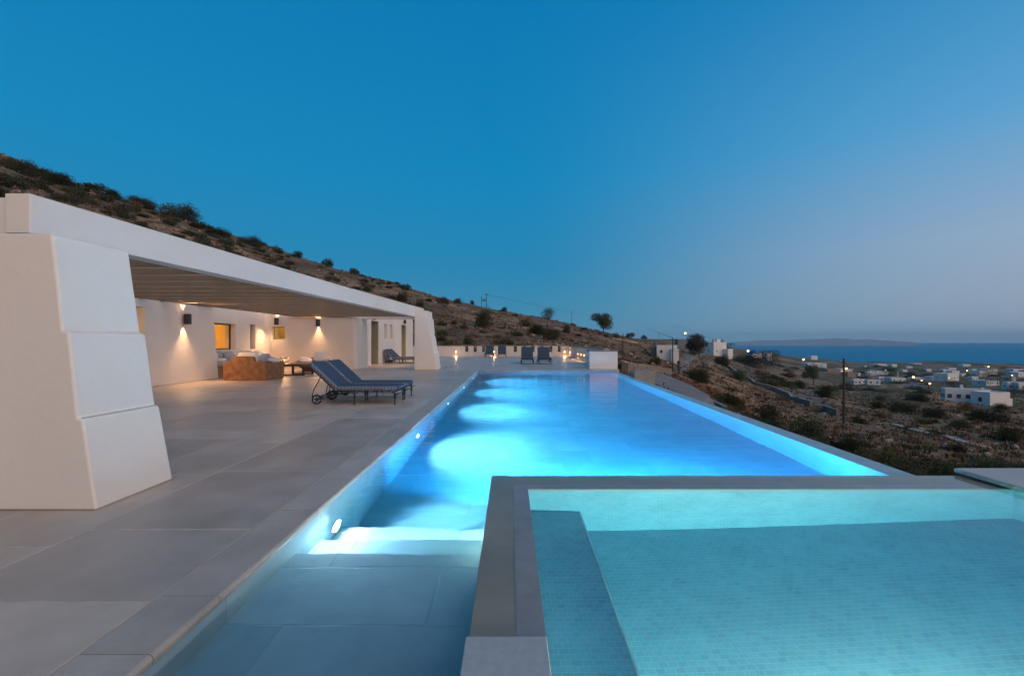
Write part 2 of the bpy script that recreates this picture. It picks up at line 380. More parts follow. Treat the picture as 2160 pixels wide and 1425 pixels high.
# sea, island, sky
b=MB(); b.add([(-90000,300,-80),(90000,300,-80),(90000,90000,-80),(-90000,90000,-80)],[(0,1,2,3)])
def seamat():
    m,nt,out=newmat('evening_sea'); p=N(nt,'ShaderNodeBsdfPrincipled',Roughness=.6); p.inputs['Specular IOR Level'].default_value=.015
    tc=N(nt,'ShaderNodeTexCoord'); mp=N(nt,'ShaderNodeMapping'); mp.inputs['Scale'].default_value=(.0006,.003,1); L(nt,tc.outputs['Object'],mp.inputs[0])
    nz=N(nt,'ShaderNodeTexNoise',Scale=1.0,Detail=8.0,Roughness=.6); L(nt,mp.outputs[0],nz.inputs['Vector'])
    r=ramp(nt,nz.outputs[0],[(.35,(.002,.21,.36)),(.65,(.005,.25,.41))]); L(nt,r.outputs[0],p.inputs['Base Color'])
    L(nt,p.outputs[0],out.inputs[0]); return m
b.build('sea',seamat()); tag(bpy.data.objects['sea'],kind='structure')
b=MB(); prof=[(1540,721),(1580,717),(1600,714),(1640,713),(1680,711),(1705,709),(1730,709),(1765,704),(1790,707),(1805,711),(1830,709),(1860,713),(1890,717),(1930,721)]
D=13000.0; vs=[];n=0
for i in range(len(prof)-1):
    for k in range(6):
        f=k/6; u=prof[i][0]*(1-f)+prof[i+1][0]*f; v=prof[i][1]*(1-f)+prof[i+1][1]*f+noise.noise(Vector((u*.13,0,0)))*1.1
        X=(u-CU)/F*D; z=H+(CV-721+(721-v)*.5)/F*D
        vs+= [(X,D-400,-82),(X,D,z),(X*1.04,D+500,z*.8),(X*1.06,D+1000,-82)]; n+=1
b.add(vs,[(4*i+k,4*i+4+k,4*i+5+k,4*i+1+k) for i in range(n-1) for k in range(3)])
o=b.build('distant_island',mat('island_rock',(.34,.33,.33),.95,.1,.001,spec=0)); tag(o,kind='structure')

# ------------------------------------------------------------------ terrace
def slabs(b,x0,x1,y0,y1,xs=None,first=None,rnd=random):
    X=[x1]; 
    for q in (xs or []): X.append(q)
    while X[-1]-x0>.6: X.append(X[-1]-rnd.uniform(.62,.98))
    X[-1]=x0
    g=.010
    def quad(a,c,d,e):
        t=rnd.uniform(.82,1.12); h=rnd.uniform(-.03,.03)
        j=lambda: rnd.uniform(-.004,.004)
        b.hexa([(a+g,d+g),(c-g,d+g),(c-g,e-g),(a+g,e-g)],-.03,[(a+g+.002+j(),d+g+.002+j()),(c-g-.002+j(),d+g+.002+j()),(c-g-.002+j(),e-g-.002+j()),(a+g+.002+j(),e-g-.002+j())],rnd.uniform(-.0004,.0008),(t*(1+h),t,t*(1-h)))
    for i in range(len(X)-1):
        a,c=X[i+1],X[i]; y=y0; js=list((first or {}).get(i,[])); 
        while y<y1-.01:
            ny=js.pop(0) if js else y+rnd.choice([.6,.9,1.1,1.4,1.75])*rnd.uniform(.9,1.1)
            if ny>y1-.35: ny=y1
            r=rnd.random()
            if r<.14 and c-a>.6: 
                m=a+(c-a)*rnd.choice([.3,.5,.7]); quad(a,m,y,ny); quad(m,c,y,ny)
            else: quad(a,c,y,ny)
            y=ny
rr=random.Random(11)
terr=empty('terrace_paving'); tag(terr,kind='structure')
b=MB(); slabs(b,-16.9,-1.8,-1.5,22.12,[-2.93,-3.75,-4.9],{0:[.3,1.35,2.285,3.17,4.6,6.1],1:[.9,2.0,2.9,4.47,5.9]},rr); slabs(b,-16.9,5.0,22.12,42.98,None,None,rr)
b.build('slab_surface',M['stone'],terr)
b=MB(); b.box(-17,-1.803,-1.6,22.12,-.5,-.0022); b.box(-17,5.3,22.12,43.1,-1.6,-.0022); b.box(-17,-1.95,-1.6,22.1,-1.6,-.5)
b.build('grout_bed',M['grout'],terr)
# coping with bullnose
b=MB(); y=-1.5
def copstone(b,x0,x1,y0,y1,nose,t):
    # nose: which side carries the rounded edge
    g=.0025
    x0+=g if nose!='x0' else 0; x1-=g if nose!='x1' else 0; y0+=g if nose!='y0' else 0; y1-=g if nose!='y1' else 0
    pr=[(0,-.045),(.012,-.043),(.016,-.030),(.016,-.018),(.010,-.006),(0,-.0005)]
    if nose in('x1','x0'):
        s=1 if nose=='x1' else -1; xe=x1-.016 if s>0 else x0+.016; xb=x0 if s>0 else x1
        pts=[(xb,-.045)]+[(xe+s*dx,z) for dx,z in pr]+[(xb,-.0005)]
        vs=[(p[0],y0,p[1]) for p in pts]+[(p[0],y1,p[1]) for p in pts]
    else:
        s=1 if nose=='y1' else -1; ye=y1-.016 if s>0 else y0+.016; yb=y0 if s>0 else y1
        pts=[(yb,-.045)]+[(ye+s*dx,z) for dx,z in pr]+[(yb,-.0005)]
        vs=[(x0,p[0],p[1]) for p in pts]+[(x1,p[0],p[1]) for p in pts]
    n=len(pts); b.add(vs,[tuple(range(n)),tuple(range(2*n-1,n-1,-1))]+[(i,i+n,(i+1)%n+n,(i+1)%n) for i in range(n)],(t,t,t))
while y<21.7:
    ny=min(21.7,2.34 if y<2.3 and y+1.3>2.3 else y+rr.choice([1.0,1.2,1.35]))
    copstone(b,-1.8,-1.49,y,ny,'x1',rr.uniform(.85,1.08)); y=ny
x=-1.8
while x<5.0:
    nx=min(5.12,x+1.15); copstone(b,x,nx,21.69,22.12,'y0',rr.uniform(.85,1.08)); x=nx
o=b.build('pool_coping',M['coping']); tag(o,kind='structure')

# ------------------------------------------------------------------ pool
WL=-.10
def xin(Y): return 3.99+.0494*(Y-4.65)
def xout(Y): return xin(Y)+.28
pool=empty('swimming_pool'); tag(pool,kind='structure')
def fz(Y): return WL-1.05-(Y-4)*.062
b=MB()
b.box(-1.803,-1.5,-1.6,21.7,-3.2,-.045)                       # house side wall
b.box(-1.803,5.10,21.7,22.12,-3.2,-.045)                      # far wall
b.hexa([(xin(4.4),4.4),(xout(4.4),4.4),(xout(21.7),21.7),(xin(21.7),21.7)],-3.2,[(xin(4.4),4.4),(xout(4.4),4.4),(xout(21.7),21.7),(xin(21.7),21.7)],-.109)
b.add([(-1.5,4.04,fz(4.04)),(5.1,4.04,fz(4.04)),(5.1,21.7,fz(21.7)),(-1.5,21.7,fz(21.7))],[(0,1,2,3)])
b.box(-1.5,-.19,-1.6,3.18,-3,-.28); b.box(-1.5,-.19,3.18,3.60,-3,-.50); b.box(-1.5,-.19,3.60,4.04,-3,-.74)
b.build('basin',M['poolstone'],pool)
b=MB(); b.prism([(-1.51,-1.5),(-.175,-1.5),(-.175,4.66),(4.05,4.66),(xin(4.66)+.277,4.66),(xin(21.7)+.277,21.71),(-1.51,21.71)],-3.0,WL)
o=b.build('pool_water',M['water']); tag(o,kind='structure')

# spa
spa=empty('spa_pool'); tag(spa,kind='structure')
b=MB(); b.box(-.19,.165,-.2,4.225,-3,-.072); b.box(-.19,5.1,4.225,4.65,-3,-.072)
b.build('rim_wall',M['rim'],spa)
b=MB(); b.box(.03,.1665,-.2,4.36,-.1,-.067); b.box(.1665,4.69,4.2235,4.36,-.1,-.067)
b.build('rim_inlay',M['rimin'],spa)
b=MB(); b.box(.165,4.67,.6,4.2245,-1.4,-1.05); b.box(.167,4.67,4.2235,4.2246,-1.05,-.12)
b.box(.1651,.168,.6,4.2235,-1.05,-.12)
b.box(.168,.645,.6,4.2235,-1.05,-.63); b.box(4.67,5.1,.2,4.2248,-1.4,-.075); b.box(.165,4.67,.3,.6,-1.4,-.0745)
b.build('mosaic_lining',M['mosaic'],spa)
b=MB(); b.box(.638,.650,.6,4.2236,-.636,-.627)
b.build('bench_nosing',mat('pale_nosing',(.6,.66,.62),.4),spa)
b=MB(); b.box(-.187,4.69,.55,4.647,-1.2,-.058)
o=b.build('spa_water',M['spawater']); tag(o,kind='structure')
b=MB(); copstone(b,-.20,.165,-1.4,2.03,'y1',1.15); 
for q in range(1): pass
b.box(-.19,.155,-1.4,2.0,-.2,-.046,(1.1,1.1,1.1))
o=b.build('near_coping_block',M['block'],bevel=.006,seg=2); tag(o,'pale speckled stone coping block capping the near end of the spa wall','coping stone')
b=MB(); 
y=-.5
for y0,y1,t in((-.5,1.2,1.0),(1.2,2.95,1.08),(2.95,4.72,1.02)): copstone(b,4.60,6.0,y0,y1,'x0',t)
b.box(4.68,5.95,-.5,4.66,-1.2,-.046,(.95,.95,.9))
o=b.build('side_coping_slab',M['coping']); tag(o,'thick overhanging stone coping slab at the far right corner of the spa','coping stone')

# underwater lamps
def spot(name,loc,d,energy,colr,size,blend=.3,rad=.05):
    l=bpy.data.lights.new(name,'SPOT'); l.energy=energy; l.color=colr; l.spot_size=R(size); l.spot_blend=blend; l.shadow_soft_size=rad
    o=bpy.data.objects.new(name,l); o.location=loc; o.rotation_euler=Vector(d).to_track_quat('-Z','Y').to_euler(); col.objects.link(o); return o
def disc(b,c,n,r,seg=20,th=.012):
    n=Vector(n).normalized(); u=n.orthogonal().normalized(); w=n.cross(u); c=Vector(c)
    vs=[c+(u*math.cos(2*math.pi*k/seg)+w*math.sin(2*math.pi*k/seg))*r for k in range(seg)]
    vs+=[p+n*th for p in vs]; b.add(vs,[tuple(range(seg-1,-1,-1)),tuple(range(seg,2*seg))]+[(k,(k+1)%seg,seg+(k+1)%seg,seg+k) for k in range(seg)])
PLY=[3.91,7.35,11.0,14.7,18.4]
plabel=['large bright underwater lamp beside the pool steps','second underwater pool lamp from the steps','middle underwater lamp on the terrace side pool wall','fourth underwater pool lamp from the steps','farthest underwater pool lamp near the far coping']
for i,y in enumerate(PLY):
    e=empty('pool_lamp',(-1.5,y,-.58)); tag(e,plabel[i],'pool lamp','underwater lamps in the pool wall')
    b=MB(); disc(b,(0,0,0),(1,0,0),.115,24,.006); b.build('lamp_ring',M['concrete'],e)
    b=MB(); disc(b,(.004,0,0),(1,0,0),.095,24,.006); b.build('lamp_lens',M['gl_white'],e)
    if i==0: q=spot('step_bounce_fill',(.06,-.10,.37),(.75,-1,-.12),95,(.8,.93,1.0),170,.9,0); q.parent=e  # added light without a fixture, stands in for reflection under the water surface
    s=spot('pool_lamp_beam',(.05,0,0),(1,0,-.10),[1700,1900,2100,2500,3000][i],(.95,.93,1.0),150,.8,.07); s.parent=e
for x,lb in((.5,'added unseen underwater fill lamp on the pool side of the spa wall, left one'),(1.8,'added unseen underwater fill lamp on the pool side of the spa wall, right one')):  # two unseen lamps added to even out the pool light
    e=empty('pool_lamp',(x,4.65,-.62)); tag(e,lb,'pool lamp','underwater lamps in the pool wall')
    b=MB(); disc(b,(0,0,0),(0,1,0),.095,24,.01); b.build('lamp_lens',M['gl_white'],e)
    q=spot('pool_lamp_beam',(0,.06,0),(.15,1,0),1150,(.12,.58,1.0),165,.3,.06); q.parent=e
for (loc,d,en,lab) in (((1.9,.63,-.74),(0,1,.2),1750,'underwater spa lamp on the near spa wall facing the rim'),):
    e=empty('spa_lamp',loc); tag(e,lab,'pool lamp')
    b=MB(); disc(b,(0,0,0),d,.09,24,.01); b.build('lamp_lens',M['gl_white'],e)
    s=spot('spa_lamp_beam',Vector(d)*.06,d,en,(1,.74,.50),150,.1,.06); s.parent=e

# ------------------------------------------------------------------ pergola columns
def column(name,label,xl,courses,yf,yft,yb):
    pts=[(xl,0)]
    for z0,z1,xa,xb_ in courses: pts+=[(xa,z0),(xb_,z1)]
    pts.append((xl,courses[-1][1])); zt=pts[-1][1]; n=len(pts)
    b=MB(); vs=[(x,yf+(yft-yf)*z/zt,z) for x,z in pts]+[(x,yb,z) for x,z in pts]
    b.add(vs,[tuple(range(n)),tuple(range(2*n-1,n-1,-1))]+[(i,n+i,n+(i+1)%n,(i+1)%n) for i in range(n)])
    o=b.build(name,M['plaster'],bevel=.03,seg=4); tag(o,label,'column','stepped white columns of the pergola'); return o
column('stepped_column','massive white stepped plaster column nearest the camera at left',-5.3,
  [(0,.70,-3.205,-3.335),(.712,1.38,-3.375,-3.465),(1.392,2.165,-3.515,-3.625)],3.525,3.60,4.33)
column('stepped_column','smaller far white stepped column at the end of the pergola',-4.52,
  [(0,.80,-3.47,-3.56),(.81,1.58,-3.61,-3.72),(1.59,2.44,-3.76,-3.82),(2.45,2.80,-3.88,-3.90)],21.5,21.5,22.75)

# ------------------------------------------------------------------ house
house=empty('white_villa',(-12,16,0)); tag(house,'long low white plaster villa with deep window niches behind the pergola','house')
def hb(b,name,m,**k):
    o=b.build(name,m,house,**k); o.location=(12,-16,0); return o
WX=-10.45
b=MB()
b.hexa([(-10.95,5.3),(WX,5.3),(WX,11.2),(-10.95,11.2)],0,[(-10.95,5.3),(WX-.02,5.3),(WX-.02,11.2),(-10.95,11.2)],2.55)
b.hexa([(-10.95,13.05),(WX+.02,13.05),(WX-.08,16.45),(-10.95,16.45)],0,[(-10.95,13.05),(WX-.03,13.05),(WX-.15,16.25),(-10.95,16.25)],2.55)
b.box(-10.95,WX-.02,11.2,13.05,2.3,2.55)
b.box(-12.4,-10.952,16.0,16.4,0,3.0)
hb(b,'lounge_wall',M['plaster'],bevel=.03,seg=3)
def wall_x(b,x0,x1,y0,y1,z1,ops):
    """wall running along Y between x0,x1, openings (ya,yb,za,zb)"""
    y=y0
    for ya,yb,za,zb in ops:
        b.box(x0,x1,y,ya,0,z1)
        if za>0: b.box(x0,x1,ya,yb,0,za)
        b.box(x0,x1,ya,yb,zb,z1); y=yb
    b.box(x0,x1,y,y1,0,z1)
b=MB(); wall_x(b,-12.45,-12.0,16.4,22.17,3.1,[(18.4,19.9,1.0,2.1),(21.02,21.45,1.0,2.14)])
hb(b,'niche_wall',M['plaster'])
b=MB(); ar=[(-12+.25*(1-math.cos(a)),22.15+.25*math.sin(a)) for a in [0,.4,.8,1.2,math.pi/2]]
b.prism([(-12.45,22.17)]+ar+[(-11.74,22.85),(-12.45,22.85)],0,3.1)
b.box(-11.74,-11.08,22.4,22.85,0,1.44); b.box(-11.74,-11.08,22.4,22.85,2.09,3.1)
b.box(-11.08,-10.5,22.4,22.85,0,3.1)
hb(b,'garden_wall',M['plaster'])
b=MB(); rc=[(-7.75+.2*math.sin(a),22.6-.2*math.cos(a)) for a in [0,.4,.8,1.2,math.pi/2]]
top=[(p[0]-.04,p[1]) for p in rc]
b.hexa([(-10.5,22.4)]+rc+[(-7.40,23.75),(-10.5,23.75)],0,[(-10.5,22.4)]+top+[(-7.47,23.75),(-10.5,23.75)],2.55)
hb(b,'end_wall',M['plaster'],smooth=False)
b=MB(); wall_x(b,-8.4,-7.9,23.75,37,3.3,[(25.9,27.4,0,2.55),(28.6,29.2,1.54,2.47),(30.0,30.6,1.54,2.47),(33.1,34.6,0,2.6)])
b.box(-15,-8.4,36.5,37,0,3.3)
hb(b,'bedroom_wall',M['plaster'])
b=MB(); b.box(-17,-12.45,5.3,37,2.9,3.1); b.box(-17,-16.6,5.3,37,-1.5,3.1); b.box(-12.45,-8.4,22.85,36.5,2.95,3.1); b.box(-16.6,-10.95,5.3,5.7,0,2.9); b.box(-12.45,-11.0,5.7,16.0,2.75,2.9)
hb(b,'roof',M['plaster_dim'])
# rooms behind the windows
b=MB(); b.box(-16.5,-16.3,17,22,0,2.8); b.box(-16.3,-12.46,16.9,17,0,2.8); b.box(-16.3,-12.46,20.6,20.7,0,2.8); b.box(-16.3,-12.46,17,20.6,2.6,2.8); b.box(-16.3,-12.46,17,20.6,0,.02)
hb(b,'lit_room',M['ochre'])
b=MB(); b.box(-14.6,-14.5,9.5,16,0,2.74); b.box(-14.5,-10.96,9.4,9.5,0,2.74)
hb(b,'hall_room',M['ochre'])
def glasspane():
    m,nt,out=newmat('clear_window_glass'); t=N(nt,'ShaderNodeBsdfTransparent'); g=N(nt,'ShaderNodeBsdfGlossy',Roughness=.02)
    mx=N(nt,'ShaderNodeMixShader'); mx.inputs[0].default_value=.05; L(nt,t.outputs[0],mx.inputs[1]); L(nt,g.outputs[0],mx.inputs[2]); L(nt,mx.outputs[0],out.inputs[0]); return m
M['clear']=glasspane()
def winx(x,y0,y1,z0,z1,gm,fw=.05,lab=None):
    b=MB(); b.box(x-.05,x,y0,y0+fw,z0,z1); b.box(x-.05,x,y1-fw,y1,z0,z1); b.box(x-.05,x,y0+fw,y1-fw,z0,z0+fw); b.box(x-.05,x,y0+fw,y1-fw,z1-fw,z1)
    o=hb(b,'window',M['winframe'])
    if lab: o['label']=lab
    g=MB(); g.box(x-.03,x-.02,y0+fw,y1-fw,z0+fw,z1-fw); p=g.build('pane',gm,o); return o
winx(-12.22,18.4,19.9,1.0,2.1,M['clear'],.045,'wide window glowing yellow from the lit room')
winx(-12.2,21.02,21.45,1.0,2.14,M['glass'],.05,'tall narrow dark slot window')
b=MB(); y=22.6
b.box(-11.74,-11.70,y,y+.05,1.44,2.09); b.box(-11.12,-11.08,y,y+.05,1.44,2.09); b.box(-11.70,-11.12,y,y+.05,1.44,1.50); b.box(-11.70,-11.12,y,y+.05,2.03,2.09)
o=hb(b,'window',M['shutter']); g=MB(); g.box(-11.70,-11.12,y+.02,y+.03,1.50,2.03); g.build('pane',M['clear'],o)
b=MB(); b.box(-12.4,-10.5,24.2,24.3,0,2.9); b.box(-12.4,-12.3,22.86,24.2,0,2.9); hb(b,'passage',M['ochre'])
for y0,y1 in((28.6,29.2),(30.0,30.6)): winx(-8.15,y0,y1,1.54,2.47,M['glass'],.04,'small tall grey slot window')
def shutter(y0,y1,zt):
    winx(-8.30,y0,y1-.10,0.02,zt,M['glass'],.07)
    b=MB(); n=12
    for k in range(n):
        z0=.03+(zt-.06)*k/n; b.box(-8.28,-7.93,y1-.075,y1-.035,z0+.004,z0+(zt-.06)/n-.004)
    b.box(-8.28,-7.93,y1-.060,y1-.036,.03,zt-.03); o=hb(b,'shutter',M['shutter'])
    b=MB(); b.box(-8.29,-8.25,y1-.10,y1-.0345,.02,zt-.02); b.build('shutter_stile',M['shutter'],o)
shutter(25.9,27.4,2.55); shutter(33.1,34.6,2.6)

# pergola
perg=empty('pergola',(-6,14,0)); tag(perg,'white plaster pergola with closely set timber joists over the terrace lounge','pergola')
def pb(b,name,m,**k):
    o=b.build(name,m,perg,**k); o.location=(6,-14,0); return o
def bx(Y): return -5.63+.0525*Y
b=MB(); b.hexa([(bx(5.08)-.28,5.08),(bx(5.08),5.08),(bx(23.4),23.4),(bx(23.4)-.28,23.4)],2.52,[(bx(5.08)-.28,5.08),(bx(5.08),5.08),(bx(23.4),23.4),(bx(23.4)-.28,23.4)],2.965)
pb(b,'front_beam',M['plaster'],bevel=.012,seg=2)
b=MB(); b.box(-12,bx(5.08)-.285,5.10,5.36,2.44,2.925); pb(b,'near_beam',M['plaster'],bevel=.012,seg=2)
b=MB(); b.box(-8.2,bx(23.2)-.285,23.1,23.39,2.50,2.95); pb(b,'far_beam',M['plaster'],bevel=.012,seg=2)
b=MB(); b.hexa([(bx(14.2)-.26,14.2),(bx(14.2)-.02,14.2),(bx(23.3)-.02,23.3),(bx(23.3)-.26,23.3)],2.96,[(bx(14.2)-.26,14.2),(bx(14.2)-.02,14.2),(bx(23.3)-.02,23.3),(bx(23.3)-.26,23.3)],2.975)
for i in (6,5): pass
vs=b.v; b.v=[(x,y,z+(.055 if z>2.97 and y>20 else 0)) for x,y,z in vs]
pb(b,'beam_capping',M['plaster'])
y=5.9; k=0
while y<22.9:
    b=MB(); b.box(-10.52,bx(y)-.282,y,y+.10,2.56,2.79); pb(b,'joist',M['joist'],bevel=.006,seg=1); y+=.86
b=MB(); b.box(-10.66,-10.525,5.4,22.38,2.56,2.79); pb(b,'wall_plate',M['joist'])

# wall sconces
def sconce(x,y,z,n,label,h=.33,en=50.0):
    """n: outward normal"""
    nx,ny=n; e=empty('wall_sconce',(x,y,z)); tag(e,label,'wall lamp','up and down wall lamps on the villa')
    e.rotation_euler=(0,0,math.atan2(ny,nx))
    b=MB(); w=.075
    b.box(.03,.04,-w,w,-h/2,h/2); b.box(.17,.18,-w,w,-h/2,h/2); b.box(.04,.17,-w,-w+.01,-h/2,h/2); b.box(.04,.17,w-.01,w,-h/2,h/2); b.box(.0,.03,-.04,.04,-.08,.08)
    b.box(.04,.17,-w+.01,w-.01,-.02,.02)
    b.build('housing',M['sconce'],e)
    for s in(1,-1):
        b=MB(); disc(b,(.105,0,s*(h/2-.05)),(0,0,s),.035,14,.01); b.build('bulb',M['gl_warm'],e)
        l=spot('sconce_light',(.055,0,s*(h/2-.01)),(-.12,0,s),en,(1,.60,.26),54,.25,.012); l.parent=e
        l2=spot('sconce_spill',(.13,0,s*(h/2-.02)),(.75,0,s),en*5.0,(1,.55,.25),125,1.0,.02); l2.parent=e
sconce(WX-.035,14.65,2.05,(1,0),'dark box wall lamp on the lounge wall, nearest the camera')
sconce(-11.45,22.4,2.33,(0,-1),'dark wall lamp just above the small square window')
sconce(-9.42,22.4,2.26,(0,-1),'dark wall lamp alone on the wall above the round rattan seat')
sconce(-7.9,26.15,2.74,(1,0),'wall lamp over the nearer olive shutter, partly behind the beam',.26)
sconce(-7.9,33.75,2.83,(1,0),'wall lamp over the farther olive shutter',.30)
# downlights in the rooms
def point(name,loc,en,c,r=.08):
    l=bpy.data.lights.new(name,'POINT'); l.energy=en; l.color=c; l.shadow_soft_size=r
    o=bpy.data.objects.new(name,l); o.location=loc; col.objects.link(o); return o
def ceil_lamp(x,y,z,en,lab):
    e=empty('ceiling_lamp',(x,y,z)); tag(e,lab,'ceiling lamp')
    b=MB(); disc(b,(0,0,0),(0,0,-1),.10,16,.02); b.build('lamp_lens',M['gl_warm'],e)
    p=point('room_light',(0,0,-.15),en,(1,.62,.22)); p.parent=e
ceil_lamp(-15.6,18.6+.9,2.2,170,'round ceiling lamp inside the yellow lit room')
b=MB(); b.box(-15.7,-15.5,19.4,19.6,2.22,2.6); hb(b,'lamp_stem',M['ochre'])
ceil_lamp(-12.6,12.2,2.4,70,'warm hall lamp behind the lounge wall opening')
ceil_lamp(-11.0,23.6,2.6,18,'warm passage lamp behind the small square window')

# ------------------------------------------------------------------ balustrade
bal=empty('terrace_parapet',(0,43,0)); tag(bal,'low white far terrace parapet with dark slots and small warm lamps','parapet wall')
b=MB(); S0=[-4.25,-3.45,-2.65,-1.85,.35,1.2,2.02,2.85,3.70,4.50]; x=-12.0
for s in S0:
    b.box(x,s,43,43.22,0,.96); b.box(s,s+.30,43,43.22,0,.40); x=s+.30
b.box(x,5.85,43,43.22,0,.96)
o=b.build('wall',M['plaster'],bal); o.location=(0,-43,0)
b=MB(); b.box(-12.05,5.9,42.96,43.26,.961,1.02); o=b.build('wall_cap',M['concrete'],bal); o.location=(0,-43,0)
par=empty('side_parapet',(5.1,33,0)); tag(par,'white side parapet running from the far corner towards the white block','parapet wall')
def sx(Y): return 5.52-.0375*(42.96-Y)
b=MB(); yy=42.95; slots=[42.0-.7*k for k in range(9)]
def sp(b,y0,y1,z0,z1,dx=0,ex=0): b.hexa([(sx(y0)-ex,y0),(sx(y0)+.25+ex,y0),(sx(y1)+.25+ex,y1),(sx(y1)-ex,y1)],z0,[(sx(y0)-ex,y0),(sx(y0)+.25+ex,y0),(sx(y1)+.25+ex,y1),(sx(y1)-ex,y1)],z1)
for s in slots:
    sp(b,s,yy,0,.94); sp(b,s-.3,s,0,.4); yy=s-.3
sp(b,23.0,yy,0,.94)
o=b.build('wall',M['plaster'],par); o.location=(-5.1,-33,0)
b=MB(); sp(b,23.0,42.95,.941,1.0,ex=.04); o=b.build('wall_cap',M['concrete'],par); o.location=(-5.1,-33,0)
wb=empty('white_block',(4.55,22.6,0)); tag(wb,'plain white end block at the far right pool corner, mirrored in the water','parapet wall')
b=MB(); b.box(3.90,5.27,22.3,23.0,0,.86); o=b.build('body',M['plaster'],wb,bevel=.01,seg=2); o.location=(-4.55,-22.6,0)
b=MB(); b.box(3.86,5.32,22.28,22.995,.862,.92); o=b.build('cap',M['hdark'],wb); o.location=(-4.55,-22.6,0)
def bullet(x,y,z,n,lab,en=4.0):
    en*=3.5
    e=empty('parapet_lamp',(x,y,z)); tag(e,lab,'step lamp','small warm lamps set in the parapet')
    b=MB(); disc(b,(0,0,0),n,.075,12,.012); b.build('lamp_ring',M['concrete'],e)
    b=MB(); disc(b,Vector(n)*.008,n,.055,12,.012); b.build('lamp_lens',M['gl_warm'],e)
    s=spot('parapet_beam',Vector(n)*.09,Vector(n)+Vector((0,0,-.9)),en,(1,.6,.28),150,.8,0); s.parent=e
bullet((962-CU)/F*43,43,.42,(0,-1,0),'small lamp on the far parapet, leftmost, beside the far column',14)
bullet((1042-CU)/F*43,43,.42,(0,-1,0),'small lamp on the far parapet between two upright loungers',14)
bullet((1191-CU)/F*43,43,.42,(0,-1,0),'small lamp at the right end of the far parapet',18)
for u,lab in((1219.5,'farthest'),(1226,'middle'),(1232.5,'nearest')):
    t=(u-CU)/F; Y=(5.52-.0375*42.96)/(t-.0375); bullet(sx(Y),Y,.42,(-1,0,0),lab+' of the three small lamps in a row on the side parapet',14)
bullet(sx(41.3),41.3,.42,(-1,0,0),'single small lamp on the side parapet next to the far corner',10)
b=MB(); b.box(5.35,6.25,19.6,20.4,-2.2,.06); o=b.build('concrete_box',M['concrete'],bevel=.02); tag(o,'grey concrete service box beside the white end block','service box')

# ------------------------------------------------------------------ loungers
def make_lounger(ang=43):
    ca,sa=math.cos(R(ang)),math.sin(R(ang)); BL=.765
    r=empty('sun_lounger'); w=.36
    b=MB()
    for s in(-1,1):
        b.tube([(-.47,s*w,.275),(.80,s*w,.275)],.014); b.tube([(-.47,s*w,.245),(.80,s*w,.245)],.009)
        for k in range(12): b.tube([(-.42+.105*k,s*w,.245),(-.42+.105*k,s*w,.275)],.007,4)
        b.tube([(-.50,s*w,.26),(-.83,s*w,.16)],.012); b.tube([(-.83,s*w,.12),(-.62,s*w,.245)],.010); b.tube([(-.85,s*w,.11),(-.45,s*w,.14),(-.40,s*w,.25)],.009)
    for k in range(9): b.tube([(-.45+.155*k,-w,.28),(-.45+.155*k,w,.28)],.011)
    b.tube([(.80,-w,.275),(.80,w,.275)],.013); b.tube([(.80,-w,.20),(.80,w,.20)],.009)
    b.tube([(-.85,-w,.108),(-.85,w,.108)],.011)
    b.build('frame',M['iron'],r)
    b=MB()
    for s in(-1,1):
        b.tube([(-.47,s*w,.285),(-.47-BL*ca,s*w,.285+BL*sa)],.014); b.tube([(-.47-.42*ca,s*w,.285+.42*sa),(-.93,s*w,.30),(-.96,s*w,.14)],.011)
    for k in range(5): b.tube([(-.47-(.08+.16*k)*ca,-w,.285+(.08+.16*k)*sa),(-.47-(.08+.16*k)*ca,w,.285+(.08+.16*k)*sa)],.010)
    b.build('backrest_frame',M['iron'],r)
    for x in(-.07,.78):
        for s in(-1,1):
            b=MB(); b.tube([(x,s*w,.01),(x,s*w,.262)],.013,8); b.tube([(x,s*w,.115),(x,s*w,.19)],.024,8); b.tube([(x,s*w,0),(x,s*w,.014)],.024,8)
            for q in(-1,1): b.tube([(x,s*w,.19),(x+q*.03,s*w,.225),(x+q*.085,s*w,.250)],.008,5)
            b.build('leg',M['iron'],r)
    for s in(-1,1):
        b=MB(); c=Vector((-.85,s*(w+.03),.108))
        b.tube([c+Vector((math.cos(a)*.092,0,math.sin(a)*.092)) for a in [2*math.pi*k/20 for k in range(20)]],.016,6,closed=True)
        wh=b.build('wheel',M['rubber'],r,smooth=True)
        b=MB(); b.tube([c+Vector((0,-.022,0)),c+Vector((0,.022,0))],.024,8)
        for k in range(5):
            a=2*math.pi*k/5+.5; b.tube([c,c+Vector((math.cos(a)*.085,0,math.sin(a)*.085))],.009,5)
        b.build('spokes',M['iron'],wh)
    b=MB(); b.ell((.175,0,.338),(.66,.37,.048),36,10,p=.16); b.build('seat_cushion',M['fabric'],r,smooth=True)
    b=MB(); rot=Matrix.Rotation(R(ang),3,'Y')
    b.ell((-.47-.385*ca+.045*sa,0,.30+.385*sa+.045*ca),(.395,.37,.048),30,10,rot=rot,p=.16); b.build('back_cushion',M['fabric'],r,smooth=True)
    return r
lab=[((-3.2,9.92),0,'striped blue lounger of the near pair, on the camera side'),
     ((-3.2,10.80),0,'striped blue lounger of the near pair, on the far side'),
     ((-6.75,28.45),0,'blue lounger by the shutters behind the far column, on the camera side'),
     ((-6.75,29.35),0,'blue lounger by the shutters behind the far column, on the far side'),
     ((1.06,28.05),-90,'blue lounger facing the pool, left one of the pair by the white block'),
     ((2.12,28.05),-90,'blue lounger facing the pool, right one of the pair by the white block'),
     ((-1.88,41.0),-90,'blue upright lounger by the far parapet, left one of the far pair'),
     ((-.72,41.0),-90,'blue upright lounger by the far parapet, right one of the far pair')]
proto=make_lounger(); proto2=make_lounger(62)
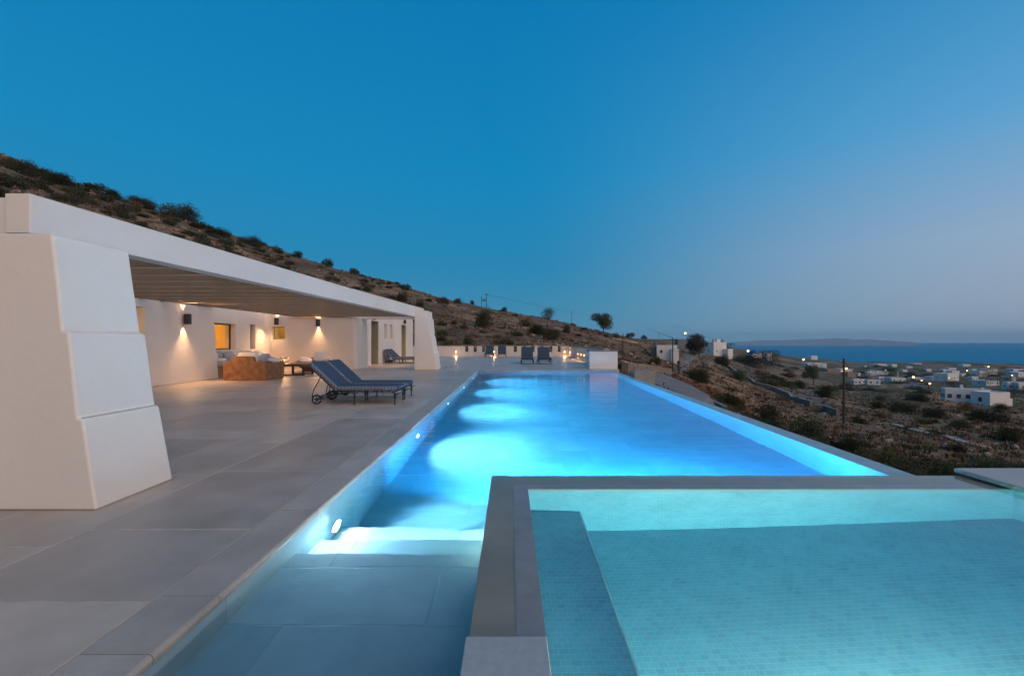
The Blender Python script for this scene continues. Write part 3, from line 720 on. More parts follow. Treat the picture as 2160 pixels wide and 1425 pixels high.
for i,(p,a,l) in enumerate(lab):
    o=proto if i==0 else proto2 if i==4 else copy_tree(proto if i<4 else proto2)
    if i>3: a+= (1.5 if i%2 else -1.0)
    o.location=(p[0],p[1],0); o.rotation_euler=(0,0,R(a)); tag(o,l,'sun lounger','blue sun loungers on the terrace')

# ------------------------------------------------------------------ lounge furniture
def pillow(b,c,sx,sy,sz,rot): b.ell(c,(sx,sy,sz),14,8,rot=rot,p=.55,jit=.12)
E=lambda x,y,z: (Matrix.Rotation(R(z),3,'Z')@Matrix.Rotation(R(y),3,'Y')@Matrix.Rotation(R(x),3,'X'))
so=empty('wicker_sofa',(-9.0,15.9,0)); tag(so,'brown woven rattan armchair sofa with grey cushions, back to the camera','sofa')
b=MB()
pr=[(-.72,0),(-.72,.62),(-.50,.64),(-.45,.80),(-.40,.83),(.24,.83),(.30,.80),(.34,.64),(.72,.62),(.72,0)]
n=len(pr); vs=[(x,-.50,z) for x,z in pr]+[(x,-.34,z) for x,z in pr]; b.add(vs,[tuple(range(n)),tuple(range(2*n-1,n-1,-1))]+[((i+1)%n,i,i+n,(i+1)%n+n) for i in range(n)])
b.build('backrest',M['wicker'],so,bevel=.02,seg=2)
for s in(-1,1):
    b=MB(); x0,x1=(.56,.72) if s>0 else (-.72,-.56); b.box(x0,x1,-.338,.78,0,.60); b.build('armrest',M['wicker'],so,bevel=.03,seg=2)
b=MB(); b.box(-.558,.558,-.338,.76,0,.34); b.build('seat_base',M['wicker'],so)
b=MB(); b.ell((0,.2,.42),(.55,.53,.09),16,8,p=.3); b.build('seat_cushion',M['greypillow'],so,smooth=True)
def loose(name,par,m,c,s,rot):
    b=MB(); pillow(b,c,*s,rot); return b.build(name,m,par,smooth=True)
loose('cushion',so,M['whitepillow'],(-.05,-.22,.74),(.36,.09,.24),E(-12,0,0)); loose('cushion',so,M['greypillow'],(.40,.05,.72),(.10,.30,.20),E(0,10,8)); loose('cushion',so,M['whitepillow'],(.52,.30,.68),(.20,.26,.07),E(0,10,0)); loose('cushion',so,M['greypillow'],(.2,.45,.62),(.3,.12,.2),E(0,0,20))
s2=empty('wicker_daybed',(-11.2,18.6,0)); tag(s2,'long dark rattan sofa heaped with grey cushions along the niche wall','sofa')
b=MB(); b.box(-.75,.55,-2.1,2.6,0,.42); b.build('seat_base',M['wicker'],s2,bevel=.02)
b=MB(); b.box(-.75,-.6,-2.1,2.6,.421,.80); b.build('backrest',M['wicker'],s2,bevel=.02)
b=MB(); b.ell((-.02,.25,.49),(.55,2.25,.10),16,8,p=.3); b.build('seat_cushion',M['greypillow'],s2,smooth=True)
for k in range(8):
    loose('cushion',s2,M['whitepillow'] if k%3==1 else M['greypillow'],(-.38+.12*(k%2),-1.7+.55*k,.72),(.13,.30,.22),E(0,-18+7*(k%3),10-12*(k%2)))
for k in range(4): loose('cushion',s2,M['greypillow'] if k%2 else M['whitepillow'],(.22,-1.6+.85*k,.62),(.28,.3,.09),E(8*(k%2),-5,20*k))
rd=empty('round_daybed',(-8.9,20.75,0)); tag(rd,'low round rattan daybed with white cushions by the end wall','daybed')
b=MB(); nu=28; vs=[]; prof=[(0,.10),(.45,.10),(.62,.14),(.78,.28),(.84,.44),(.80,.46),(.74,.34),(.58,.24),(0,.22)]
for r_,z in prof:
    for k in range(nu):
        a=2*math.pi*k/nu; h=.17*max(0,math.sin(a))*(z>.2)*(r_/.84); vs.append((r_*math.cos(a),r_*math.sin(a)*.85,z+h))
b.add(vs,[(i*nu+k,i*nu+(k+1)%nu,(i+1)*nu+(k+1)%nu,(i+1)*nu+k) for i in range(len(prof)-1) for k in range(nu)])
b.build('bowl',M['wicker'],rd,smooth=True)
b=MB(); b.tube([(.45*math.cos(a),.4*math.sin(a),.05) for a in [2*math.pi*k/16 for k in range(16)]],.05,8,closed=True); b.build('base_ring',M['wicker'],rd,smooth=True)
b=MB(); b.ell((0,0,.32),(.70,.58,.10),18,8,p=.7); b.build('seat_cushion',M['whitepillow'],rd,smooth=True)
loose('cushion',rd,M['whitepillow'],(.10,.30,.66),(.27,.09,.24),E(-15,4,4)); loose('cushion',rd,M['whitepillow'],(-.40,-.05,.52),(.26,.2,.08),E(15,12,10)); loose('cushion',rd,M['whitepillow'],(.50,-.05,.54),(.26,.2,.08),E(10,-14,-15)); loose('cushion',rd,M['whitepillow'],(-.28,-.30,.44),(.24,.16,.07),E(5,5,0))
tb=empty('rustic_table',(-8.55,18.35,0)); tag(tb,'low rustic wooden coffee table on dark open frame legs','coffee table')
b=MB(); ns=18; ring=[((.62+.07*noise.noise(Vector((k*.9,1,0))))*math.copysign(abs(math.cos(2*math.pi*k/ns))**.5,math.cos(2*math.pi*k/ns)),(.62+.06*noise.noise(Vector((k*.9,5,0))))*math.copysign(abs(math.sin(2*math.pi*k/ns))**.5,math.sin(2*math.pi*k/ns))) for k in range(ns)]
b.hexa([(x*.96,y*.96) for x,y in ring],.36,ring,.47); b.build('tabletop',M['wood'],tb,bevel=.012)
for yv in(-.42,.42):
    b=MB(); b.box(-.44,-.37,yv-.035,yv+.035,.04,.36); b.box(.37,.44,yv-.035,yv+.035,.04,.36); b.box(-.44,.44,yv-.035,yv+.035,0,.04); b.build('leg_frame',M['darkwood'],tb)
bw=empty('candle_bowl',(-8.95,18.05,.47)); tag(bw,'openwork metal candle bowl glowing on the rustic table','candle holder')
b=MB(); rb=random.Random(3)
for k in range(16):
    a=rb.uniform(0,6.28); q=[]
    for j in range(7):
        th=-1.5+j*.33; q.append((.17*math.cos(th)*math.cos(a+.25*j),.17*math.cos(th)*math.sin(a+.25*j),.17+.17*math.sin(th)))
    b.tube(q,.007,4)
b.tube([(.155*math.cos(a),.155*math.sin(a),.235) for a in [2*math.pi*k/20 for k in range(20)]],.008,5,closed=True)
b.build('lattice',M['darkwood'],bw)
b=MB(); b.tube([(0,0,.03),(0,0,.12)],.035,10); b.build('candle',M['whitepillow'],bw)
b=MB(); b.ell((0,0,.145),(.012,.012,.025),8,6); b.build('flame',M['gl_warm'],bw)
p=point('candle_light',(0,0,.24),40,(1,.5,.2),.05); p.parent=bw

exec_landscape=True
# ------------------------------------------------------------------ vegetation
def leafcloud(b,rng,cx,cy,cz,rx,ry,rz,n,size,lo=.45,hi=1.3,shell=.55,flat=False):
    for _ in range(n):
        while True:
            x,y,z=rng.uniform(-1,1),rng.uniform(-1,1),rng.uniform(-1,1); d=x*x+y*y+z*z
            if d<1 and (d>shell*shell*rng.random()): break
        if flat and z<-.35: z=-.35+ (z+.35)*.2
        k=1+.35*noise.noise(Vector((x*2+cx,y*2+cy,z*2+cz)))
        p=Vector((cx+x*rx*k,cy+y*ry*k,cz+z*rz*k)); s=size*rng.uniform(.6,1.4)
        a=Vector((rng.uniform(-1,1),rng.uniform(-1,1),rng.uniform(-1,1))).normalized()*s; c=a.orthogonal().normalized()*s*.55
        t=rng.uniform(lo,hi)
        b.add([p-a,p+c*.8,p+a,p-c*.8],[(0,1,2,3)],(t*rng.uniform(.9,1.15),t,t*.9))
def shrub_mesh(seed,m,n=900,size=.055,lumps=7):
    rng=random.Random(seed); b=MB()
    for _ in range(lumps):
        a=rng.uniform(0,6.28); r=rng.uniform(0,.62); rr_=rng.uniform(.25,.48)
        leafcloud(b,rng,r*math.cos(a),r*math.sin(a),rng.uniform(.15,.42),rr_,rr_,rr_*rng.uniform(.7,1.05),n//lumps,size)
    for _ in range(6):
        a=rng.uniform(0,6.28); b.tube([(0,0,-.15),(.3*math.cos(a),.3*math.sin(a),.35)],[.035,.012],4)
    o=b.build('shrub',m); me=o.data; bpy.data.objects.remove(o); return me
SH={'dark':[shrub_mesh(i,M['leafA'],1500,.05) for i in(1,2,3)],'green':[shrub_mesh(i,M['leafB'],1500,.05) for i in(4,5,6)],'dry':[shrub_mesh(i,M['leafC'],1100,.05) for i in(7,8)]}
FI={'dark':[shrub_mesh(i,M['leafA'],7000,.026,12) for i in(11,12)],'green':[shrub_mesh(i,M['leafB'],7000,.024,12) for i in(14,15)],'dry':[shrub_mesh(17,M['leafC'],5000,.024,10)]}
def put_shrub(p,r,h,kind,label,group,rng=random,fine=False,name='shrub'):
    me=rng.choice((FI if fine else SH)[kind]); o=bpy.data.objects.new(name,me); col.objects.link(o)
    o.location=p; o.scale=(r,r,h); o.rotation_euler=(0,0,rng.uniform(0,6.28)); tag(o,label,'shrub',group); return o
rs=random.Random(21)
# individually seen shrubs : u, v of base, width px, height px, kind, label
NS=[(380,462,95,42,'dark','spreading wind-bent dark shrub on the ridge skyline above the pergola'),
 (300,438,80,34,'dark','dark rounded bush on the ridge left of the wind-bent shrub'),
 (130,392,110,36,'dark','broad dark thicket on the highest left part of the ridge'),
 (240,420,70,28,'dark','dark bush on the ridge between the thicket and the rounded bush'),
 (40,362,90,34,'dark','dark bush at the top left picture edge of the ridge'),
 (465,500,50,26,'dark','medium dark bush right of the wind-bent ridge shrub'),
 (528,516,62,24,'dark','low dark bush halfway down the ridge skyline'),
 (590,535,40,22,'dark','small round dark bush below the halfway ridge bush'),
 (627,532,32,16,'dark','small round bush sitting alone on the skyline'),
 (688,556,34,22,'dark','spiky little bush standing on the skyline'),
 (745,575,42,20,'dark','flat dark bush on the skyline above the beam'),
 (845,634,40,32,'dark','round dark green bush just behind the pergola end'),
 (888,646,28,24,'dark','second round dark bush just behind the pergola end'),
 (930,640,42,20,'dark','dark oval bush low on the hill near the far column'),
 (966,640,38,16,'dark','dark flat bush right of the oval bush on the skyline'),
 (996,640,18,13,'dark','tiny dark bush on the skyline left of the pylon'),
 (1020,690,52,54,'dark','tall dark juniper on the hillside below the pylon'),
 (1062,656,20,14,'dark','small round bush on the skyline right of the pylon'),
 (985,726,34,24,'green','bright green bush right behind the far parapet'),
 (1047,724,18,12,'green','small green bush right behind the far parapet'),
 (955,684,24,14,'dark','small dark bush on the mid hillside above the parapet'),
 (1110,688,38,24,'green','green rounded bush at the left of the big dark thicket'),
 (1130,706,60,30,'dark','large dark thicket on the hillside, left half'),
 (1165,716,58,34,'dark','large dark thicket on the hillside, right half'),
 (1195,702,30,26,'dark','dark bush at the upper right of the big thicket'),
 (1135,700,34,24,'dark','dark bush in the middle of the big thicket'),
 (1300,712,28,16,'dry','greyish bush by the skyline right of the eucalyptus'),
 (1325,712,34,18,'dry','greyish tamarisk bush left of the tall power pole'),
 (1356,714,24,12,'dark','dark bush at the foot of the tall power pole'),
 (1380,768,34,24,'dark','dark round bush below the white shed'),
 (1470,802,74,36,'dark','big black-green spreading bush beyond the pool edge'),
 (1330,790,26,26,'green','green bush beside the concrete service box'),
 (1560,800,60,32,'green','olive bush right of the big spreading bush'),
 (1520,770,50,30,'dark','dark bush above the long low wall'),
 (1575,768,70,30,'dark','wide dark bush below the blue dome'),
 (1740,838,56,42,'dark','dark fig bush over the path left of the wooden pole'),
 (1685,818,50,26,'green','olive tree clump beside the path'),
 (1540,862,110,50,'green','olive shrub just over the infinity edge, leftmost of the row'),
 (1620,890,110,62,'green','large olive shrub just over the infinity edge, left of the wooden pole'),
 (1710,925,110,66,'green','large olive shrub just over the infinity edge, under the wooden pole'),
 (1790,960,95,62,'green','olive shrub just over the infinity edge, right of the wooden pole'),
 (1870,990,120,62,'green','dense green shrub over the infinity edge near the spa'),
 (1990,1006,110,50,'green','low green shrub behind the spa rim'),
 (2100,1000,120,50,'green','low green shrub behind the spa coping slab'),
 (1905,870,70,30,'dark','dark bush on the middle slope below the orange field'),
 (1965,880,80,30,'dark','wide dark bush on the slope below the big white house'),
 (2080,890,90,36,'dark','dark thicket on the slope at right'),
 (2130,930,100,44,'dark','dark thicket at the right picture edge'),
 (2030,900,60,22,'dark','dark bush between two thickets on the right slope'),
 (2040,866,56,26,'dry','reddish dry reeds on the slope below the big white house'),
 (1850,860,70,22,'green','grey green thorn bush on the middle slope'),
 (1860,845,46,18,'green','low grey bush left of the orange field bank'),
 (1935,845,50,24,'dark','round dark bush below the orange field'),
 (2110,862,46,16,'dark','dark hedge in front of the big white house')]
for u,v,w,h,k,lab_ in NS:
    p=hit(u,v)
    if p is None:                                  # on the skyline: walk down until the ground is met
        vv=v
        while p is None and vv<v+30: vv+=2; p=hit(u,vv)
    if p is None: continue
    r=w*p.y/F/2; hh=h*p.y/F
    put_shrub((p.x,p.y,p.z-.1*hh),r*.98,hh*1.2,k,lab_,None,rs,fine=(w>45 or p.y<60))
# the countless-looking scrub of the slopes, kept as individuals
cnt=0; placed=[]
tries=0
while cnt<200 and tries<9000:
    tries+=1
    if rs.random()<.62:
        u=rs.uniform(-60,905); bl=max(406,406+.2974*(u-62)); v=rs.uniform(bl-125,bl+6)
    else:
        u=rs.uniform(900,2200); v=rs.uniform(610,980)
    if u>1350 and v<755: continue
    if u<905 and v>max(410,406+.2974*(u-62))+8: continue          # nothing grows under the villa
    if 905<=u<1310 and v>732: continue
    p=hit0(u,v)
    if p is None or p.y>420 or p.y<22: continue
    if -18<p.x<6.2 and p.y<45: continue
    if 5<p.x<16 and 20<p.y<62 and 1330<u<1600: continue
    if 1360<u<1440 and v<790: continue
    n=noise.noise(Vector((p.x*.02,p.y*.02,5)))
    if n<-.05 and rs.random()<(.35 if u<900 else .7): continue
    r=(rs.uniform(1.9,4.2) if u<480 else rs.uniform(1.0,2.9) if u<900 else rs.uniform(.7,1.9))*(1 if p.y<150 else 1.5)
    if any((p.x-q[0])**2+(p.y-q[1])**2<(r+q[2])**2*.45 for q in placed): continue
    placed.append((p.x,p.y,r))
    kind=rs.choices(['dark','green','dry'],[.68,.14,.18] if u<1300 else [.35,.35,.3])[0]
    zone=('upper hillside behind the villa' if u<900 else 'hillside behind the far parapet' if u<1300 else 'slope below the pool')
    kn={'dark':'low dark maquis bush','green':'low olive green bush','dry':'low brown dry bush'}[kind]
    put_shrub((p.x,p.y,p.z-.1*r),r,r*rs.uniform(.55,.9),kind,kn+' on the '+zone,kn.replace('bush','bushes')+' on the '+zone,rs)
    cnt+=1
nd=0; tries=0
while nd<34 and tries<4000:
    tries+=1; u=rs.uniform(1500,2190); v=rs.uniform(max(845,722+(u-1127)*.352+6),1000)
    p=hit0(u,v)
    if p is None or p.x<xout(p.y)+1.0 or p.y<9 or p.y>75: continue
    r=rs.uniform(.8,1.5)*(1+p.y/50)
    if any((p.x-q[0])**2+(p.y-q[1])**2<(r+q[2])**2*.3 for q in placed): continue
    placed.append((p.x,p.y,r)); nd+=1
    put_shrub((p.x,p.y,p.z-.15*r),r,r*rs.uniform(.7,1.0),rs.choice(['green','green','dark']),'soft green scrub bush on the near slope just beyond the infinity edge','soft green bushes just beyond the infinity edge',rs,fine=True)
vt=0; tries=0
while vt<62 and tries<3000:
    tries+=1; u=rs.uniform(1560,2210); v=rs.uniform(768,832)
    p=hit0(u,v)
    if p is None or p.y<130 or p.y>1300: continue
    r=rs.uniform(2.2,4.5)*(1+p.y/500); vt+=1
    put_shrub((p.x,p.y,p.z-.15*r),r*rs.uniform(1,1.8),r*.75,rs.choice(['dark','dark','green']),'dark clump of trees among the distant village houses','tree clumps between the village houses',rs,name='tree_clump')['category']='tree clump'
# ground cover
def tuftfield():
    b=MB(); rg=random.Random(5); n=0
    while n<15000:
        u=rg.uniform(-80,2260); Y=math.exp(rg.uniform(math.log(12),math.log(260))); X=(u-CU)/F*Y
        if -19<X<6.0 and Y<45.5: 
            n+=.2; continue
        n+=1
        g=noise.noise(Vector((X*.06,Y*.06,1)))
        z=ground(X,Y)-.02; s=rg.uniform(.10,.30)*(1+Y*.006); c=(rg.uniform(.4,1.3),)*3
        c=(c[0]*1.05,c[1]*.95 if g>0 else c[1],c[2]*.85)
        for k in range(7):
            a=rg.uniform(0,6.28); d=Vector((math.cos(a),math.sin(a),0)); q=Vector((X,Y,z))+d*s*rg.random()*1.2; w=Vector((-d.y,d.x,0))*s*rg.uniform(.1,.32)
            tip=q+Vector((0,0,s*rg.uniform(.5,1.2)))+d*s*.5
            b.add([q-w,q+w,tip+w*.4,tip-w*.5],[(0,1,2,3)],c)
    o=b.build('dry_groundcover',mat('dry_grass_blades',(.27,.175,.11),.95,.35,.25,tint=True,spec=.05)); tag(o,'dry brown low scrub and grass covering the slopes','ground cover',kind='stuff')
tuftfield()
def rockfield():
    b=MB(); rg=random.Random(9); n=0
    ico=[]
    while n<1100:
        u=rg.uniform(-80,2260); Y=math.exp(rg.uniform(math.log(14),math.log(230))); X=(u-CU)/F*Y
        if -19<X<6.0 and Y<45.5: n+=.2; continue
        n+=1
        if noise.noise(Vector((X*.05,Y*.05,9)))<.02 and rg.random()<.8: continue
        s=rg.uniform(.08,.38)*(1+Y*.004); z=ground(X,Y)
        b.ell((X,Y,z+s*.1),(s*rg.uniform(.8,1.6),s*rg.uniform(.7,1.2),s*rg.uniform(.4,.8)),6,4,rot=E(rg.uniform(-25,25),rg.uniform(-25,25),rg.uniform(0,180)),jit=.5)
    o=b.build('scattered_rocks',M['rock']); tag(o,'pale loose limestone rocks scattered over the hillside','rocks',kind='stuff')
rockfield()
# trees
def tree(u,v,w,h,label,kind='green',trunkf=.35,n=5000,name='tree',lean=0,crowns=9,seed=1,tall=False):
    p=hit(u,v) or hit(u,v+6) or hit(u,v+12)
    if p is None: return
    rw=w*p.y/F/2; hh=h*p.y/F; rg=random.Random(seed)
    e=empty(name,p); tag(e,label,'tree')
    b=MB(); b.tube([(0,0,-.3*1),(lean*.3*rw,0,hh*trunkf*.6),(lean*.5*rw,0,hh*.75)],[hh*.03,hh*.022,hh*.006],7)
    for k in range(7):
        a=rg.uniform(0,6.28); z0=hh*rg.uniform(trunkf*.5,.6); b.tube([(lean*.4*rw,0,z0),(rw*.45*math.cos(a),rw*.45*math.sin(a),z0+hh*.18),(rw*.75*math.cos(a),rw*.75*math.sin(a),z0+hh*.28)],[hh*.013,hh*.009,hh*.003],5)
    b.build('trunk',M['bark'],e)
    b=MB()
    for k in range(crowns):
        a=rg.uniform(0,6.28); r=rw*rg.uniform(.1,.68); zz=hh*rg.uniform(trunkf+.08,.86); cr=min(rw,hh)*rg.uniform(.30,.50)
        if tall: r*=1-.5*(zz/hh)
        leafcloud(b,rg,r*math.cos(a)+lean*rw*.4,r*math.sin(a),zz,cr,cr,cr*.8,n//crowns,max(.03,hh*.030))
    b.build('crown',{'green':M['leafB'],'dark':M['leafA'],'dry':M['leafC']}[kind],e)
tree(1273,700,52,46,'bushy eucalyptus tree standing alone on the skyline','green',.15,4500,'eucalyptus_tree',seed=3,crowns=12)
tree(1156,676,44,24,'round dark tree on the skyline above the thicket','dark',.1,2500,seed=4)
tree(1474,752,62,50,'large fig tree beside the white cube house','dark',.15,5000,'fig_tree',seed=5,crowns=12)
tree(1525,740,38,24,'rounded tree right of the white cube house','green',.1,2500,seed=6)
tree(1431,789,9,32,'small slim cypress beside the concrete path','dark',.02,900,'cypress_tree',seed=7,crowns=10,tall=True)
tree(1716,812,46,44,'grey-stemmed tree beside the winding path','green',.35,3500,seed=8,crowns=10)
tree(1664,800,34,26,'small bare orchard tree above the long low wall','dry',.3,1500,seed=9)
tree(1615,778,70,36,'wide dark carob tree below the domed chapel','dark',.1,3500,'carob_tree',seed=10)
tree(1600,800,50,34,'pinkish bare tree above the long low wall','dry',.2,1200,seed=12)
tree(1733,780,7,14,'tiny dark cypress in front of the long white house','dark',.02,300,'cypress_tree',seed=13,tall=True)
tree(1875,800,60,26,'dark clump tree behind the orange field','dark',.05,2500,seed=14)
tree(2010,818,50,20,'dark tree left of the big white house','dark',.05,2500,seed=15)
tree(2105,815,70,28,'bare dark tree behind the big white house','dark',.15,2500,seed=16)
tree(2085,795,60,20,'spreading dark tree before the long pale blue house','dark',.05,2500,seed=17)
tree(2140,835,44,26,'dark tree at the right of the big white house','dark',.1,2500,seed=18)
# poles, cables
def pole(u,v,h,label,r=.11,arm=True,lamp=None,cat='utility pole'):
    p=hit(u,v) or hit(u,v+5) or hit(u,v+10) or hit(u,v+16)
    hh=(v-h)*p.y/F if 0 else None
    ztop=H+(CV-h)/F*p.y; hh=ztop-p.z
    e=empty('utility_pole',p); tag(e,label,cat)
    b=MB(); b.tube([(0,0,-.5),(0,0,hh)],[r*1.15,r*.8],8); b.build('post',M['polewood'],e)
    if arm:
        b=MB(); b.box(-.45,.45,-.06,.06,hh-.35,hh-.25)
        for x in(-.4,0,.4): b.tube([(x,0,hh-.25),(x,0,hh-.05)],.05,6)
        b.build('crossarm',M['polewood'],e)
    if lamp:
        lu,lv=lamp; X=(lu-u)/F*p.y; Z=H+(CV-lv)/F*p.y-p.z
        b=MB(); b.tube([(0,0,Z+.1),(X,0,Z+.12)],.03,5); b.build('lamp_arm',M['polewood'],e)
        q=p.y/F*2.0
        b=MB(); b.ell((X,0,Z),(q,q,q*.8),10,8); b.build('lamp_bulb',M['gl_street'],e,smooth=True)
        l=point('street_light',(X,0,Z-q*1.6),110*(p.y/100)**1.0,(1,.55,.25),.2); l.parent=e
    return Vector((p.x,p.y,ztop))
P1=pole(1345,714,679,'tall dark power pole on the skyline left of the white shed')
P2=pole(1441,724,688,'power pole with a lit street lamp behind the white shed',lamp=(1445.5,702.5))
P3=pole(1419,782,712,'wooden pole standing in front of the white shed',.10)
P4=pole(1780,893,756,'thick weathered wooden pole beyond the pool edge, tallest at right',.14,False)
P5=pole(1206,684,656,'thin post on the hill crest left of the eucalyptus',.09,False)
P6=pole(1314,762,703,'thin pale post on the slope beside the parapet end',.06,False)
P7=pole(1390,728,700,'thin pole rising behind the shed roof',.08,False)
P8=pole(1581,748,726,'distant pole with a lit lamp beside the blue dome',.3,False,lamp=(1578,740))
P9=pole(1695,768,752,'distant lamp post glowing above the long white house',.25,False,lamp=(1695,758))
P10=pole(1959,826,806,'street lamp post lit orange near the grey road',.2,False,lamp=(1961,808.5))
pole(1927,804,790,'street lamp lit orange among the village roofs',.2,False,lamp=(1927,795))
pole(1786,796,774,'small lit lamp in front of the white stone house',.15,False,lamp=(1785,777))
e=hit(1021,645); 
py=empty('transformer_pylon',e); tag(py,'twin post transformer pylon on the hill crest','pylon')
s=e.y/F
b=MB(); b.tube([(-5.5*s,0,-1),(-5.5*s,0,24*s)],.12,6); b.tube([(5*s,0,-1),(5*s,0,30*s)],.14,6); b.build('post',M['polewood'],py)
b=MB(); b.box(-6*s,6*s,-.08,.08,14*s,14.8*s); b.box(-6*s,6*s,-.08,.08,18*s,18.6*s); b.box(0,11*s,-.08,.08,28*s,28.8*s); b.build('crossarm',M['polewood'],py)
b=MB(); b.box(-3*s,3*s,-.3,.3,15*s,18*s); b.build('transformer',M['hdark'],py)
def cable(a,c,sag,label,r=.03):
    a=Vector(a); c=Vector(c); pts=[a.lerp(c,k/24)-Vector((0,0,sag*4*(k/24)*(1-k/24))) for k in range(25)]
    b=MB(); b.tube(pts,r,4); o=b.build('power_cable',M['cable']); tag(o,label,'cable'); 
PT=e+Vector((5*s,0,28*s)); PL=e+Vector((-5*s,0,24*s))
cable(PT,P1,2.5,'long sagging cable from the pylon to the tall skyline pole',.05)
cable(P1,P2,1.2,'nearly level cable between the tall pole and the lamp pole',.04)
cable(P1-Vector((0,0,.4)),P2-Vector((0,0,.2)),3.2,'lower sagging cable between the tall pole and the lamp pole',.04)
cable(P1-Vector((0,0,.5)),P3,1.8,'cable descending from the tall pole to the shed pole',.035)
if P8: cable(P2,P8,7,'cable running down from the lamp pole towards the blue dome',.07)
cable(P4-Vector((0,0,.3)),hit(2160,858)+Vector((22,0,9)) if 0 else P4+Vector((60,60,-12)),2.5,'black cable from the thick wooden pole over the right slope',.035)

# ------------------------------------------------------------------ houses on the slope
def house_at(u0,u1,vt,vb,label,name='village_house',yaw=0,wm=None,depth=.8,wins=2,chim=None,annex=None,cat='house',lit=False,roofslab=False):
    um=(u0+u1)/2; p=hit(um,vb) or hit(um,vb+4) or hit(um,vb+9)
    if p is None: return None
    s=p.y/F; w=(u1-u0)*s; h=(vb-vt)*s; wm=wm or M['hwhite']
    e=empty(name,p,R(yaw)); tag(e,label,cat); d=max(w*depth,2.5)
    k=1/max(.55,abs(math.cos(R(yaw)))+depth*abs(math.sin(R(yaw)))); w2=w*k; d=d*k
    b=MB(); b.box(-w2/2,w2/2,0,d,-h*.8-1,h); b.build('wall',wm,e)
    b=MB(); pw=.25; 
    b.box(-w2/2-.03,w2/2+.03,-.03,pw,h,h+.28); b.box(-w2/2-.03,w2/2+.03,d-pw,d+.03,h,h+.28); b.box(-w2/2-.03,-w2/2+pw,pw,d-pw,h,h+.28); b.box(w2/2-pw,w2/2+.03,pw,d-pw,h,h+.28)
    b.build('parapet',wm,e)
    for i in range(wins):
        x=-w2/2+w2*(i+.5)/wins; ww=min(.55,w2*.06+.25); zz=h*.35
        b=MB(); b.box(x-ww,x+ww,-.05,.05,zz,zz+min(1.3,h*.38)); o=b.build('window',M['gl_win'] if (lit and i==0) else M['hwin'],e)
    for i in range(max(1,wins//2)):
        y=d*(i+.5)/max(1,wins//2); 
        for sgn in(-1,1):
            b=MB(); b.box(sgn*w2/2-.05,sgn*w2/2+.05,y-.5,y+.5,h*.35,h*.35+min(1.3,h*.38)); b.build('window',M['hwin'],e)
    if chim:
        for cx,ch in chim:
            b=MB(); x=cx*w2; b.hexa([(x-.45,d*.3),(x+.45,d*.3),(x+.45,d*.3+.9),(x-.45,d*.3+.9)],h,[(x-.3,d*.3+.15),(x+.3,d*.3+.15),(x+.3,d*.3+.75),(x-.3,d*.3+.75)],h+ch*s); b.build('chimney',wm,e)
    if annex:
        for (ax,aw,ad0,ad1,ah) in annex:
            b=MB(); b.box(ax*w2,ax*w2+aw*w2,ad0*d,ad1*d,-h*.8-1,ah*h); b.build('annex',wm,e)
    return e
M['gl_win']=emit('lit_window_glow',(1,.5,.18),3)
sh=house_at(1384,1430,730,760,'white shed with a flat concrete roof and one small dark window',yaw=-14,depth=.6,wins=0,cat='shed',name='white_shed')
if sh:
    s=sh.location.y/F
    b=MB(); b.box(-30*s,-8*s,2.0,5.5,-3,27*s); b.build('annex',M['hdark'],sh)
    b=MB(); b.box(-31*s,10*s,-.3,6,29*s,32*s) if 0 else b.box(-31*s,20*s,2.2,6.5,28*s,31.5*s); b.build('roof_slab',M['hstone'],sh)
    b=MB(); b.box(-14*s,-9*s,-.06,.02,16*s,22*s); b.build('window',M['hwin'],sh)
    b=MB(); b.box(8*s,22*s,-1.4,-.05,-12*s,25*s); b.build('lean_to',M['hwhite'],sh)
house_at(1430,1462,716,740,'low grey concrete building left of the fig tree',yaw=0,wm=M['hdark'],wins=0,depth=.6)
house_at(1498,1540,722,752,'stepped white cube house partly hidden by trees',yaw=20,wins=2,chim=[(-.2,8),(.2,4)],annex=[(.2,.4,-.5,.02,.55),(-.1,.3,.2,.7,1.25)])
ch=house_at(1585,1610,746,755,'whitewashed chapel with a bright blue dome','domed_chapel',yaw=10,wins=1,cat='chapel')
if ch:
    s=ch.location.y/F; b=MB(); nu=20; vs=[]
    for i in range(7):
        a=math.pi/2*i/6
        for k in range(nu): vs.append((11*s*math.cos(a)*math.cos(2*math.pi*k/nu),9*s+11*s*math.cos(a)*math.sin(2*math.pi*k/nu),9*s+9*s*math.sin(a)))
    b.add(vs,[(i*nu+k,i*nu+(k+1)%nu,(i+1)*nu+(k+1)%nu,(i+1)*nu+k) for i in range(6) for k in range(nu)]); b.build('dome',M['dome'],ch,smooth=True)
house_at(1617,1628,744,762,'narrow white bell tower right of the blue domed chapel','bell_tower',wins=2,cat='tower',depth=1)
